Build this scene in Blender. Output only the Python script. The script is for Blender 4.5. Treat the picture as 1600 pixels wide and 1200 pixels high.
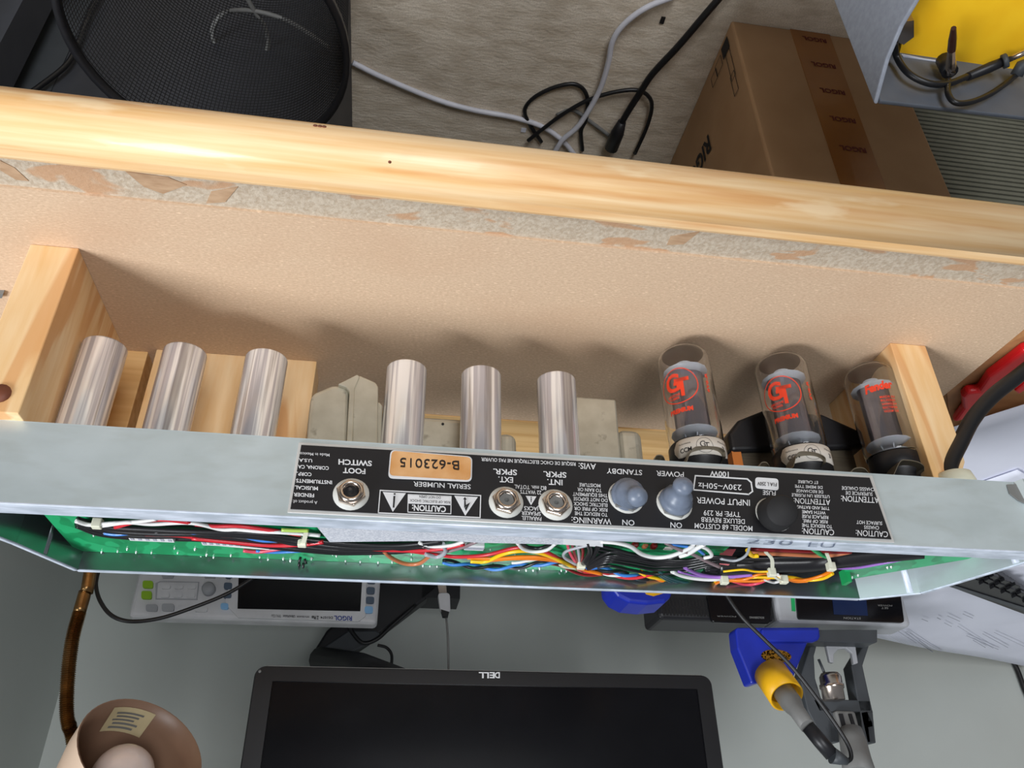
import bpy, bmesh, math, random
from mathutils import Vector, Matrix
random.seed(4)
for o in list(bpy.data.objects): bpy.data.objects.remove(o)
scene = bpy.context.scene
COL = scene.collection

# ------------------------------------------------------------------ camera
FPX = 1230.975
CAM = Vector((0.0, -0.39, 0.316))
R = Matrix(((-0.9873, -0.0729, -0.1413), (-0.1585, 0.523, 0.8374), (0.0129, 0.8492, -0.5279)))
right, up, fwd = R.col[0].normalized(), -R.col[1].normalized(), R.col[2].normalized()
right = (right - fwd * right.dot(fwd)).normalized(); up = right.cross(fwd) * 1.0
cd = bpy.data.cameras.new('camera'); cam = bpy.data.objects.new('camera', cd); COL.objects.link(cam)
cd.sensor_width = 36; cd.lens = FPX * 36 / 1600; cd.clip_start = 0.01
cam.matrix_world = Matrix.Translation(CAM) @ Matrix((right, up, -fwd)).transposed().to_4x4()
scene.camera = cam
vs = scene.view_settings
vs.view_transform = 'Standard'; vs.look = 'None'; vs.gamma = 1; vs.use_curve_mapping = False
vs.exposure = -0.10

# ------------------------------------------------------------------ world and lights
w = bpy.data.worlds.new('room_light'); scene.world = w; w.use_nodes = True
wn = w.node_tree.nodes; bg = wn['Background']
tc = wn.new('ShaderNodeTexCoord'); sp = wn.new('ShaderNodeSeparateXYZ'); rp = wn.new('ShaderNodeValToRGB')
mp = wn.new('ShaderNodeMapRange'); mp.inputs[1].default_value = -1
w.node_tree.links.new(tc.outputs['Generated'], sp.inputs[0]); w.node_tree.links.new(sp.outputs[2], mp.inputs[0])
w.node_tree.links.new(mp.outputs[0], rp.inputs[0]); w.node_tree.links.new(rp.outputs[0], bg.inputs[0])
rp.color_ramp.elements[0].color = (.16, .14, .12, 1); rp.color_ramp.elements[1].color = (.80, .86, .95, 1)
e = rp.color_ramp.elements.new(.5); e.color = (.40, .41, .43, 1)
bg.inputs[1].default_value = 0.27

def area(name, loc, target, sx, sy, power, col):
    l = bpy.data.lights.new(name, 'AREA'); l.shape = 'RECTANGLE'; l.size = sx; l.size_y = sy
    l.energy = power; l.color = col
    o = bpy.data.objects.new(name, l); COL.objects.link(o); o.location = loc
    o.rotation_euler = (Vector(target) - Vector(loc)).to_track_quat('-Z', 'Y').to_euler()
    return o
area('skylight', (1.60, -0.66, 1.85), (-0.10, 0.0, 0.0), 0.85, 0.85, 76, (0.93, 0.96, 1.0))
area('window', (-0.35, -2.5, 0.75), (-0.1, 0.1, -0.3), 0.9, 1.2, 44, (0.95, 0.97, 1.0))

# ------------------------------------------------------------------ pixel -> world point on a plane of the room
def ray(px, py):
    return (R @ Vector((px - 800, py - 600, FPX)))
def at(px, py, ax, val):
    r = ray(px, py); t = (val - CAM[ax]) / r[ax]; return CAM + r * t
PT = 0.005   # the rear panel leans: its lower edge (z .112) lies 5 mm further back
PN = Vector((0, 0.048, PT)).normalized(); PN0 = Vector((0, 0, 0.160))
def pan(px, py, off=0.0):
    r = ray(px, py); t = (PN0 - CAM).dot(PN) / r.dot(PN); return CAM + r * t - PN * off

# ------------------------------------------------------------------ materials
def mat(name, col, rough=.5, metal=0, col2=None, scale=(40, 40, 40), detail=4, bump=0, bscale=None, ramp=(.35, .65), trans=0, spec=.5, ior=1.45, emit=None, coat=0, dist=0, aniso=0):
    m = bpy.data.materials.new(name); m.use_nodes = True
    nt = m.node_tree; b = nt.nodes['Principled BSDF']
    b.inputs['Roughness'].default_value = rough; b.inputs['Metallic'].default_value = metal
    b.inputs['Base Color'].default_value = (*col, 1); b.inputs['Transmission Weight'].default_value = trans
    b.inputs['Specular IOR Level'].default_value = spec; b.inputs['IOR'].default_value = ior
    b.inputs['Coat Weight'].default_value = coat
    t = nt.nodes.new('ShaderNodeTexCoord'); mpn = nt.nodes.new('ShaderNodeMapping'); mpn.inputs['Scale'].default_value = scale
    nt.links.new(t.outputs['Object'], mpn.inputs[0])
    n = nt.nodes.new('ShaderNodeTexNoise'); n.inputs['Scale'].default_value = 1; n.inputs['Detail'].default_value = detail
    n.inputs['Distortion'].default_value = dist
    nt.links.new(mpn.outputs[0], n.inputs['Vector'])
    cr = nt.nodes.new('ShaderNodeValToRGB'); c2 = col2 or tuple(c * .88 for c in col)
    cr.color_ramp.elements[0].position = ramp[0]; cr.color_ramp.elements[1].position = ramp[1]
    cr.color_ramp.elements[0].color = (*c2, 1); cr.color_ramp.elements[1].color = (*col, 1)
    nt.links.new(n.outputs['Fac'], cr.inputs[0]); nt.links.new(cr.outputs[0], b.inputs['Base Color'])
    if bump:
        bn = nt.nodes.new('ShaderNodeBump'); bn.inputs['Strength'].default_value = bump; bn.inputs['Distance'].default_value = .001
        if bscale:
            m2 = nt.nodes.new('ShaderNodeMapping'); m2.inputs['Scale'].default_value = bscale; nt.links.new(t.outputs['Object'], m2.inputs[0])
            n2 = nt.nodes.new('ShaderNodeTexNoise'); n2.inputs['Scale'].default_value = 1; n2.inputs['Detail'].default_value = 3
            nt.links.new(m2.outputs[0], n2.inputs['Vector']); nt.links.new(n2.outputs['Fac'], bn.inputs['Height'])
        else: nt.links.new(n.outputs['Fac'], bn.inputs['Height'])
        nt.links.new(bn.outputs[0], b.inputs['Normal'])
    if emit: b.inputs['Emission Color'].default_value = (*emit, 1); b.inputs['Emission Strength'].default_value = 1
    return m
def overlay(m, scale, lo, hi, col, fac, detail=6, dist=0.0):
    """a second noise mixed over the base colour: stains, fibres, grain, painted reflections"""
    nt = m.node_tree; b = nt.nodes['Principled BSDF']; src = b.inputs['Base Color'].links[0].from_socket
    t = next(n for n in nt.nodes if n.type == 'TEX_COORD')
    mpn = nt.nodes.new('ShaderNodeMapping'); mpn.inputs['Scale'].default_value = scale; nt.links.new(t.outputs['Object'], mpn.inputs[0])
    n = nt.nodes.new('ShaderNodeTexNoise'); n.inputs['Scale'].default_value = 1; n.inputs['Detail'].default_value = detail; n.inputs['Distortion'].default_value = dist
    nt.links.new(mpn.outputs[0], n.inputs['Vector'])
    mr = nt.nodes.new('ShaderNodeMapRange'); mr.inputs[1].default_value = lo; mr.inputs[2].default_value = hi; mr.inputs[4].default_value = fac
    nt.links.new(n.outputs['Fac'], mr.inputs[0])
    mx = nt.nodes.new('ShaderNodeMix'); mx.data_type = 'RGBA'; mx.inputs[7].default_value = (*col, 1)
    nt.links.new(mr.outputs[0], mx.inputs[0]); nt.links.new(src, mx.inputs[6]); nt.links.new(mx.outputs[2], b.inputs['Base Color'])
    return m
def srgb(r, g, b):
    f = lambda c: (c / 255 / 12.92) if c <= 10 else ((c / 255 + .055) / 1.055) ** 2.4
    return (f(r), f(g), f(b))

M = {}
M['mdf'] = overlay(mat('fibreboard', srgb(216, 188, 158), .75, col2=srgb(196, 166, 137), scale=(480, 950, 480), detail=6, ramp=(.3, .68), bump=.15),
                   (260, 900, 300), .60, .72, srgb(246, 218, 186), .7)
overlay(M['mdf'], (8, 14, 8), .5, .75, srgb(190, 150, 118), .35)
M['strip'] = overlay(mat('glue_residue', srgb(200, 186, 166), .8, col2=srgb(178, 160, 138), scale=(500, 500, 300), detail=4, bump=.4),
                     (22, 60, 20), .58, .62, srgb(190, 146, 108), .8, 3, .6)
M['chip'] = mat('torn_paper_brown', srgb(190, 158, 126), .8, col2=srgb(170, 136, 104), scale=(90, 300, 90))
M['pine_edge'] = overlay(mat('pine_lacquered', srgb(246, 214, 168), .35, col2=srgb(228, 178, 116), scale=(7, 190, 190), detail=5, ramp=(.3, .7), coat=.12, bump=.05),
                         (4, 75, 75), .56, .70, srgb(214, 150, 86), .75, 5, .3)
overlay(M['pine_edge'], (14, 60, 60), .62, .7, srgb(252, 226, 184), .6, 4)
M['pine'] = overlay(mat('pine_block', srgb(240, 210, 166), .6, col2=srgb(228, 184, 126), scale=(120, 120, 14), detail=4, ramp=(.3, .7)),
                    (42, 42, 5), .55, .62, srgb(214, 156, 98), .75, 2, 1.2)
M['rail'] = mat('pine_rail', srgb(226, 186, 128), .5, col2=srgb(206, 160, 100), scale=(6, 160, 160))
M['knot'] = mat('pine_knot', srgb(120, 66, 44), .6)
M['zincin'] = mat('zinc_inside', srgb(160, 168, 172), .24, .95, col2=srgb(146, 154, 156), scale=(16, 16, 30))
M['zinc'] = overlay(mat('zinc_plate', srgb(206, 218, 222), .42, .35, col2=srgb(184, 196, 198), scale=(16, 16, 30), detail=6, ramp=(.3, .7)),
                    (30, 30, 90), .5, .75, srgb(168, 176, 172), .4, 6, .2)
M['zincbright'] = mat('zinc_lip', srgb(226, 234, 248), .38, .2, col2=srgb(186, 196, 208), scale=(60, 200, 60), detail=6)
M['silverline'] = mat('label_border', srgb(214, 214, 212), .4, .3)
M['black'] = mat('label_black', srgb(22, 22, 26), .55)
M['white'] = mat('print_white', srgb(225, 226, 228), .6)
M['chrome'] = overlay(mat('tube_shield_painted_sheen', srgb(255, 255, 255), .2, .5, col2=srgb(196, 194, 200), scale=(330, 330, 6), detail=3, ramp=(.42, .56)), (150, 150, 5), .55, .62, srgb(132, 122, 116), .65)  # vertical light and dark streaks paint reflections into the shield metal
M['nut'] = mat('nickel', srgb(214, 200, 188), .22, 1)
M['washer'] = mat('washer_nylon', srgb(206, 206, 200), .5)
M['steel'] = overlay(mat('transformer_tin', srgb(204, 199, 182), .35, .45, col2=srgb(186, 180, 162), scale=(60, 60, 60)), (90, 90, 90), .62, .7, srgb(110, 100, 84), .5)
M['clip'] = mat('clip_tin', srgb(150, 142, 126), .35, .8)
M['boot'] = mat('rubber_boot', srgb(108, 118, 134), .36, col2=srgb(103, 112, 128), scale=(300, 300, 300))
M['blackp'] = mat('black_plastic', srgb(30, 30, 33), .4)
M['blackm'] = mat('black_matte', srgb(24, 23, 24), .7)
M['gold'] = mat('gold_foil', srgb(248, 204, 156), .14, .9, col2=srgb(226, 170, 112), scale=(60, 20, 60))
M['foil'] = mat('silver_foil', srgb(222, 224, 230), .5, .1, col2=srgb(190, 194, 204), scale=(900, 900, 900), detail=2)
M['pcb'] = overlay(mat('circuit_board_green', srgb(22, 150, 90), .35, col2=srgb(16, 128, 76), scale=(60, 60, 60), detail=2), (90, 60, 60), .50, .53, srgb(40, 176, 112), .7, 1)
M['solder'] = mat('solder', srgb(214, 226, 220), .3, .6)
M['nylon'] = mat('nylon_tie', srgb(226, 226, 204), .45)
M['glass'] = mat('tube_glass', (1, 1, 1), .0, col2=(1, 1, 1), trans=1, ior=1.45); 
M['getter'] = mat('getter_coating', srgb(136, 112, 95), .26, .4)
M['plate'] = mat('anode_grey', srgb(136, 136, 148), .3, .8)
M['mica'] = mat('mica', srgb(214, 218, 226), .35)
M['red'] = mat('print_red', srgb(236, 66, 34), .5)
M['labelw'] = mat('tube_label_white', srgb(228, 222, 212), .6)
M['ink'] = mat('print_black', srgb(26, 26, 30), .6)
M['inkgrey'] = mat('marker_grey', srgb(110, 120, 140), .6)
M['navy'] = mat('print_blue', srgb(40, 60, 140), .6)
M['wall'] = mat('wall_paint', srgb(188, 193, 188), .6, col2=srgb(182, 187, 182), scale=(5, 5, 5), bump=.08, bscale=(300, 300, 300))
M['carpet'] = overlay(mat('carpet_loop', srgb(226, 214, 196), .95, col2=srgb(200, 186, 166), scale=(26, 60, 30), detail=6, ramp=(.35, .6), bump=1, bscale=(120, 240, 120)), (500, 500, 500), .4, .7, srgb(176, 162, 142), .5)
M['card'] = mat('cardboard', srgb(196, 156, 116), .7, col2=srgb(186, 146, 106), scale=(12, 12, 12))
M['tape'] = mat('brown_tape', srgb(172, 112, 48), .3, col2=srgb(158, 98, 38), scale=(14, 14, 14), coat=.3)
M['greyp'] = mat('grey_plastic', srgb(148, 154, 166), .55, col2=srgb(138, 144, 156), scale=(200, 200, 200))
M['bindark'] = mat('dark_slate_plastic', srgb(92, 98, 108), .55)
M['yellow'] = mat('yellow_card', srgb(252, 200, 32), .55, col2=srgb(246, 190, 24), scale=(30, 30, 30))
M['paper'] = mat('paper', srgb(226, 228, 240), .7, col2=srgb(218, 220, 232), scale=(10, 10, 10))
M['toner'] = mat('toner_grey', srgb(168, 170, 182), .8)
M['redp'] = mat('red_plastic', srgb(206, 24, 30), .35)
M['lcd'] = mat('lcd_dark', srgb(16, 16, 19), .16, spec=.35)
M['bezel'] = mat('monitor_bezel', srgb(19, 19, 22), .35)
M['scopew'] = mat('instrument_white', srgb(214, 214, 216), .5)
M['scopeg'] = mat('instrument_grey', srgb(170, 172, 176), .5)
M['keyblue'] = mat('key_slate', srgb(84, 98, 116), .5)
M['keycyan'] = mat('key_blue', srgb(140, 190, 232), .5)
M['keygreen'] = mat('key_green', srgb(150, 196, 40), .5)
M['brass'] = mat('brass', srgb(158, 124, 80), .32, 1, col2=srgb(132, 102, 66), scale=(80, 80, 80))
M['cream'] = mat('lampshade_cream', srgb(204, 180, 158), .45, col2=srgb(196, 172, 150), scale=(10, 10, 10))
M['bulb'] = mat('bulb_opal', srgb(226, 208, 200), .15, coat=.5)
M['sticker'] = mat('sticker', srgb(206, 190, 150), .5)
M['blue'] = mat('blue_plastic', srgb(30, 48, 168), .35)
M['yellowp'] = mat('yellow_plastic', srgb(236, 178, 24), .4)
M['dgrey'] = mat('dark_grey_plastic', srgb(66, 70, 74), .5)
M['mgrey'] = mat('mid_grey_plastic', srgb(120, 120, 118), .5)
M['bluescr'] = mat('lcd_blue', srgb(14, 34, 72), .3)
M['wool'] = mat('brass_wool', srgb(200, 150, 60), .3, 1, col2=srgb(40, 26, 8), scale=(500, 500, 500), detail=3, ramp=(.45, .55))
M['cabinet'] = mat('cabinet_dark', srgb(62, 64, 70), .6)
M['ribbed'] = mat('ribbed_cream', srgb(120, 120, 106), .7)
M['deskw'] = mat('desk_laminate', srgb(190, 192, 188), .5)
M['cordw'] = mat('cord_white', srgb(214, 214, 222), .4)
M['cordk'] = mat('cord_black', srgb(24, 24, 26), .4)
WC = dict(black=srgb(26, 25, 28), white=srgb(232, 232, 230), red=srgb(206, 40, 52), pink=srgb(226, 70, 96), blue=srgb(60, 130, 214), yellow=srgb(252, 200, 20),
          orange=srgb(240, 128, 24), grey=srgb(170, 174, 180), copper=srgb(196, 118, 78), teal=srgb(30, 74, 78), purple=srgb(158, 110, 196), maroon=srgb(130, 26, 30),
          green=srgb(30, 160, 90), taupe=srgb(140, 120, 124), lime=srgb(170, 200, 90))
for k, c in WC.items(): M['w_' + k] = mat('wire_' + k, c, .35, coat=.2)

# ------------------------------------------------------------------ mesh builder
class MB:
    def __init__(s): s.v = []; s.f = []; s.smooth = []
    def add(s, vs, fs, smooth=False):
        n = len(s.v); s.v += [Vector(v) for v in vs]
        s.f += [tuple(i + n for i in f) for f in fs]; s.smooth += [smooth] * len(fs); return s
    def box(s, a, b):
        (x0, y0, z0), (x1, y1, z1) = a, b
        return s.add([(x0, y0, z0), (x1, y0, z0), (x1, y1, z0), (x0, y1, z0), (x0, y0, z1), (x1, y0, z1), (x1, y1, z1), (x0, y1, z1)],
                     [(0, 3, 2, 1), (4, 5, 6, 7), (0, 1, 5, 4), (1, 2, 6, 5), (2, 3, 7, 6), (3, 0, 4, 7)])
    def prism(s, pts, d):
        """pts: 3D polygon; d: offset vector of the other cap"""
        n = len(pts); d = Vector(d); pts = [Vector(p) for p in pts]
        fs = [tuple(range(n)), tuple(range(2 * n - 1, n - 1, -1))] + [(i, i + n, (i + 1) % n + n, (i + 1) % n) for i in range(n)]
        return s.add(pts + [p + d for p in pts], fs)
    def tube(s, path, r, seg=8, cap=True, smooth=True):
        P = [Vector(p) for p in path]; n = len(P); rr = r if isinstance(r, (list, tuple)) else [r] * n
        T = [(P[min(i + 1, n - 1)] - P[max(i - 1, 0)]).normalized() for i in range(n)]
        N = T[0].orthogonal().normalized(); vs = []
        for i in range(n):
            N = (N - T[i] * N.dot(T[i])).normalized(); B = T[i].cross(N)
            vs += [P[i] + (N * math.cos(a) + B * math.sin(a)) * rr[i] for a in [2 * math.pi * k / seg for k in range(seg)]]
        fs = [(i * seg + k, i * seg + (k + 1) % seg, (i + 1) * seg + (k + 1) % seg, (i + 1) * seg + k) for i in range(n - 1) for k in range(seg)]
        s.add(vs, fs, smooth)
        if cap: s.add(vs[:seg], [tuple(range(seg - 1, -1, -1))]); s.add(vs[-seg:], [tuple(range(seg))])
        return s
    def lathe(s, prof, o=(0, 0, 0), ax=(0, 0, 1), seg=28, smooth=True):
        """prof: (radius, height) pairs along ax from o"""
        o = Vector(o); ax = Vector(ax).normalized(); N = ax.orthogonal().normalized(); B = ax.cross(N)
        if abs(ax.z) > .99: N = Vector((1, 0, 0)); B = ax.cross(N)
        vs = [o + ax * h + (N * math.cos(a) + B * math.sin(a)) * max(r, 1e-5) for r, h in prof for a in [2 * math.pi * k / seg for k in range(seg)]]
        fs = [(i * seg + k, i * seg + (k + 1) % seg, (i + 1) * seg + (k + 1) % seg, (i + 1) * seg + k) for i in range(len(prof) - 1) for k in range(seg)]
        return s.add(vs, fs, smooth)
    def build(s, name, m, parent=None, bevel=0, bseg=2, solid=0, sub=0):
        me = bpy.data.meshes.new(name); me.from_pydata([tuple(v) for v in s.v], [], s.f)
        me.polygons.foreach_set('use_smooth', s.smooth); me.materials.append(m)
        bm = bmesh.new(); bm.from_mesh(me); bmesh.ops.remove_doubles(bm, verts=bm.verts, dist=1e-6)
        bmesh.ops.recalc_face_normals(bm, faces=bm.faces)
        if bevel:
            es = [e for e in bm.edges if len(e.link_faces) == 2 and e.calc_face_angle(0) > .6]
            bmesh.ops.bevel(bm, geom=es, offset=bevel, segments=bseg, affect='EDGES', profile=.5, clamp_overlap=True)
            for f in bm.faces: f.smooth = f.smooth or False
        bm.to_mesh(me); bm.free()
        o = bpy.data.objects.new(name, me); COL.objects.link(o)
        if parent: link(o, parent)
        if solid: md = o.modifiers.new('solidify', 'SOLIDIFY'); md.thickness = solid
        if sub: md = o.modifiers.new('subsurf', 'SUBSURF'); md.levels = sub; md.render_levels = sub
        return o
def wpos(o):
    p = Vector(o.location); q = o.parent
    while q: p = p + q.location; q = q.parent
    return p
def link(o, parent):
    o.parent = parent; o.location = Vector(o.location) - wpos(parent)
def tag(o, label=None, cat=None, group=None, kind=None):
    if label: o['label'] = label
    if cat: o['category'] = cat
    if group: o['group'] = group
    if kind: o['kind'] = kind
    return o
def thing(name, loc, label, cat, group=None):
    o = bpy.data.objects.new(name, None); COL.objects.link(o); o.location = loc; o.empty_display_size = .02
    return tag(o, label, cat, group)
def smooth_path(pts, n=6):
    P = [Vector(p) for p in pts]; out = []
    P = [P[0] * 2 - P[1]] + P + [P[-1] * 2 - P[-2]]
    for i in range(1, len(P) - 2):
        for k in range(n):
            t = k / n; a, b, c, d = P[i - 1], P[i], P[i + 1], P[i + 2]
            out.append(.5 * ((2 * b) + (c - a) * t + (2 * a - 5 * b + 4 * c - d) * t * t + (3 * b - a - 3 * c + d) * t ** 3))
    out.append(P[-2]); return out
_tc = {}
def text2d(s, bold=0.0, shear=0.0):
    """flat text as (verts2d normalised to 0..1 x 0..1 cap box, faces)"""
    key = (s, bold, shear)
    if key in _tc: return _tc[key]
    c = bpy.data.curves.new('txt', 'FONT'); c.body = s; c.offset = bold; c.shear = shear; c.resolution_u = 3
    o = bpy.data.objects.new('txt', c); me = bpy.data.meshes.new_from_object(o)
    v = [(p.co.x, p.co.y) for p in me.vertices]; f = [tuple(p.vertices) for p in me.polygons]
    bpy.data.objects.remove(o); bpy.data.curves.remove(c); bpy.data.meshes.remove(me)
    x0 = min(a for a, b in v); x1 = max(a for a, b in v); cap = .70
    if all(ch in '-~.' for ch in s): y0, y1 = min(b for a, b in v), max(b for a, b in v); v = [((a - x0) / (x1 - x0), (b - y0) / (y1 - y0)) for a, b in v]
    else: v = [((a - x0) / (x1 - x0), b / cap) for a, b in v]
    _tc[key] = (v, f); return _tc[key]

def prismpx(mb, pts, Y, t):
    """pixel polygon on the plane y=Y, given thickness t away from the viewer"""
    return mb.prism([at(x, y, 1, Y) for x, y in pts], (0, t, 0))
def topx(mb, pts, Z, t):
    return mb.prism([at(x, y, 2, Z) for x, y in pts], (0, 0, -t))

# ================================================================== SETTING
tag(MB().box((-1.9, -1.2, -.72), (.47, .97, -.70)).build('floor', M['carpet']), kind='structure')
tag(MB().box((-1.9, .95, -.70), (.47, .97, 1.6)).build('wall_back', M['wall']), kind='structure')
tag(MB().box((.47, .16, -.72), (.49, .97, 1.6)).build('wall_left', M['wall']), kind='structure')

# ================================================================== WORKBENCH
BX0, BX1 = -.425, .465
bench = thing('workbench', (0, .05, -.70), 'pale workbench with a fibreboard top and a rounded pine front edge', 'workbench')
prof = [(-.071, -.003), (-.071, .0012), (-.073, .002)]
for k in range(15):
    a = math.pi * k / 14; prof.append((-.0788 - .018 * math.sin(a), -.016 + .018 * math.cos(a)))
prof += [(-.071, -.034)]
mb = MB(); mb.prism([(BX0, y, z) for y, z in prof], (BX1 - BX0, 0, 0))
o = mb.build('front_edging', M['pine_edge'], bench); tag(o, 'rounded lacquered pine edging along the front')
for p in o.data.polygons: p.use_smooth = abs(p.normal.x) < .5 and p.normal.y < -.02 and p.normal.z > -.9
b = MB().box((BX0, -.071, -.040), (BX1, -.046, -.0018)).build('glue_strip', M['strip'], bench); tag(b, 'greyish rough strip of old glue behind the edging')
MB().box((BX0, -.0485, -.0395), (BX1, .166, 0)).build('fibreboard_panel', M['mdf'], bench)
tag(MB().box((BX0, .1665, -.040), (BX1, .238, .001)).build('back_rail', M['rail'], bench), 'pine rail along the back')
MB().box((.432, .19, -.70), (.462, .236, -.0405)).build('leg_panel', M['cabinet'], bench)
for x, y, w, h, zz in ((609, 254, 3, 4, .0019),):
    c = at(x, y, 2, zz); MB().lathe([(0, 0), (w * .0003, .00), (w * .0003, .0004), (0, .0004)], c - Vector((0, 0, .0006)), seg=8).build('dent', M['knot'], bench)
for pts in ([(0, 251), (22, 262), (45, 283), (25, 281), (0, 266)], [(196, 268), (262, 277), (292, 289), (255, 303), (225, 292)], [(330, 300), (372, 292), (352, 316), (322, 318)],
            [(1048, 370), (1094, 362), (1068, 382), (1042, 383)]):
    topx(MB(), pts, -.0014, .0008).build('paint_chip', M['chip'], bench)

rr0 = ray(500, 197); A0 = CAM; oy, oz = A0.y + .0788, A0.z + .016
qa, qb, qc = rr0.y ** 2 + rr0.z ** 2, 2 * (oy * rr0.y + oz * rr0.z), oy * oy + oz * oz - .0181 ** 2
hit = A0 + rr0 * ((-qb - math.sqrt(max(qb * qb - 4 * qa * qc, 0))) / (2 * qa)); nn = Vector((0, hit.y + .0788, hit.z + .016)).normalized()
for dx_ in (-.0022, 0, .0024):
    MB().lathe([(0, .0002), (.0012, .0002), (.0012, -.0006), (0, -.0006)], hit + Vector((dx_, 0, 0)), nn, 7).build('dent', M['knot'], bench)

# lower desk behind, L-shaped round the bench's right end
desk = thing('rear_desk', (-.6, .6, -.70), 'pale grey desk behind the workbench, mostly hidden', 'desk')
mb = MB(); mb.prism([(.465, .245, -.125), (-1.8, .245, -.125), (-1.8, .945, -.125), (.465, .945, -.125)], (0, 0, -.025))
mb.box((-1.8, .02, -.150), (-.44, .2449, -.125)); mb.build('desk_top', M['deskw'], desk)
for x, y in ((.43, .26), (.43, .9), (-1.75, .05), (-1.75, .9)):
    MB().box((x - .02, y, -.70), (x + .02, y + .04, -.1505)).build('leg', M['dgrey'], desk)

# ================================================================== PINE BLOCKS
bl = thing('wooden_block', (.207, .05, 0), 'knotty pine support block under the chassis at the left of the photo', 'block', 'pine support blocks')
mb = MB(); mb.prism([(.192, -.003, 0), (.2185, -.003, 0), (.2185, -.003, .1120), (.192, -.003, .1120)], (0, .103, 0)); mb.build('block_body', M['pine'], bl, bevel=.0006)
k0 = at(0, 615, 1, -.0032); MB().lathe([(0, 0), (.0055, 0), (.0055, -.0006), (0, -.0006)], k0, (0, 1, 0), 14).build('knot', M['knot'], bl)
def topz(o, label, cat, g=None): return tag(o, label, cat, g)
o = MB().box((.060, .100, 0.0), (.170, .128, .1120)).build('wooden_block', M['pine'], bevel=.0006)
tag(o, 'pine block set crosswise behind the three left-hand metal tube cans', 'block', 'pine support blocks')
o = MB().box((.1765, .104, 0.0), (.196, .150, .1118)).build('wooden_block', M['rail'], bevel=.0006)
tag(o, 'narrow pale batten in the gap between the two left pine blocks', 'block', 'pine support blocks')
mb = MB(); Yb = .0195
x0, x1 = at(1391, 536, 1, Yb).x, at(1446, 540, 1, Yb).x
mb.prism([(x0, Yb, 0), (x0, Yb, .112), (x1 + .013, Yb, .112), (x1 + .001, Yb, .092), (x1, Yb, .075), (x1, Yb, 0)], (0, .088, 0))
tag(mb.build('wooden_block', M['pine'], bevel=.0006), 'pine support block with a clipped corner at the right of the photo', 'block', 'pine support blocks')

# ================================================================== AMPLIFIER CHASSIS
amp = thing('amplifier_chassis', (-.08, .05, .112), 'upturned zinc amplifier chassis with black rear label, tubes hanging down and wires showing', 'amplifier')
NL, NR = .232, -.387
foot = [Vector((NL, 0, 0)), Vector((.2, .056, 0)), Vector((.180, .0985, 0)), Vector((-.320, .0985, 0)), Vector((-.3545, .081, 0)), Vector((-.3655, .055, 0)), Vector((NR, 0, 0))]
mb = MB(); TH = .0014
def wallq(mb, p, q, z0, z1, t=TH, y0off=0):
    d = (q - p).normalized(); n = Vector((-d.y, d.x, 0))
    c = Vector((-.08, .05, 0)); n = n if n.dot(c - p) > 0 else -n
    vs = [p, q, q + n * t, p + n * t]
    mb.add([(v.x, v.y + (y0off if i in () else 0), z0) for i, v in enumerate(vs)] + [(v.x, v.y, z1) for v in vs],
           [(0, 1, 2, 3), (4, 5, 6, 7), (0, 1, 5, 4), (1, 2, 6, 5), (2, 3, 7, 6), (3, 0, 4, 7)])
for i in range(3): wallq(mb, foot[i], foot[i + 1], .112, .160)
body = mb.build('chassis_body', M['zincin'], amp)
mb = MB()
for i in range(3, len(foot) - 1): wallq(mb, foot[i], foot[i + 1], .112, .160)
mb.build('end_wall', M['zinc'], amp)  # right end walls: reflected light put into a lighter, less metallic zinc
# leaning rear panel
mb = MB(); mb.prism([(NL, 0, .160), (NR, 0, .160), (NR, PT, .1135), (NR, PT + .0015, .112), (NL, PT + .0015, .112), (NL, PT, .1135)][:2] + [(NR, PT, .1125), (NL, PT, .1125)], (0, TH, 0))
mb.build('rear_panel', M['zinc'], amp, bevel=.0005)
mb = MB(); mb.prism([Vector((p.x, max(p.y, PT), .112)) for p in foot], (0, 0, TH)); mb.build('base_plate', M['zinc'], amp)
# folded lips
mb = MB(); mb.prism([(NL, 0, .1603), (NL - .008, .0122, .1603), (NR + .006, .0122, .1603), (NR, 0, .1603)], (0, 0, -.0013)); mb.build('near_lip', M['zincbright'], amp, bevel=.0004)
mb = MB()
for i in range(len(foot) - 1):
    p, q = foot[i], foot[i + 1]; d = (q - p).normalized(); n = Vector((-d.y, d.x, 0)); n = n if n.dot(Vector((-.08, .05, 0)) - p) < 0 else -n
    mb.prism([(p.x, p.y, .1605), (q.x, q.y, .1605), (q.x + n.x * .0022, q.y + n.y * .0022, .1605), (p.x + n.x * .0022, p.y + n.y * .0022, .1605)], (0, 0, -.0015))
mb.build('far_lip', M['zincbright'], amp)
for c in (at(1379, 915, 1, .0905), at(1546, 875, 1, .02), at(105, 852, 1, .07)):
    pass
# vertical folds in the end walls
for (x, y, m_) in ((-.3485, .0835, 'zincbright'), (-.3785, .0195, 'zincbright'), (.1915, .0745, 'zincin')):
    MB().lathe([(0, 0), (.0022, 0), (.0022, .044), (0, .044)], (x, y, .1155), seg=12).build('wall_fold', M[m_], amp)
# dark grey patch on the panel corner at the right end
mb = MB(); mb.prism([pan(1572, 758, .0004), pan(1592, 757, .0004), pan(1606, 790, .0004), pan(1590, 783, .0004), pan(1576, 772, .0004)], (0, -.0005, 0)); mb.build('corner_patch', M['mgrey'], amp)

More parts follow.
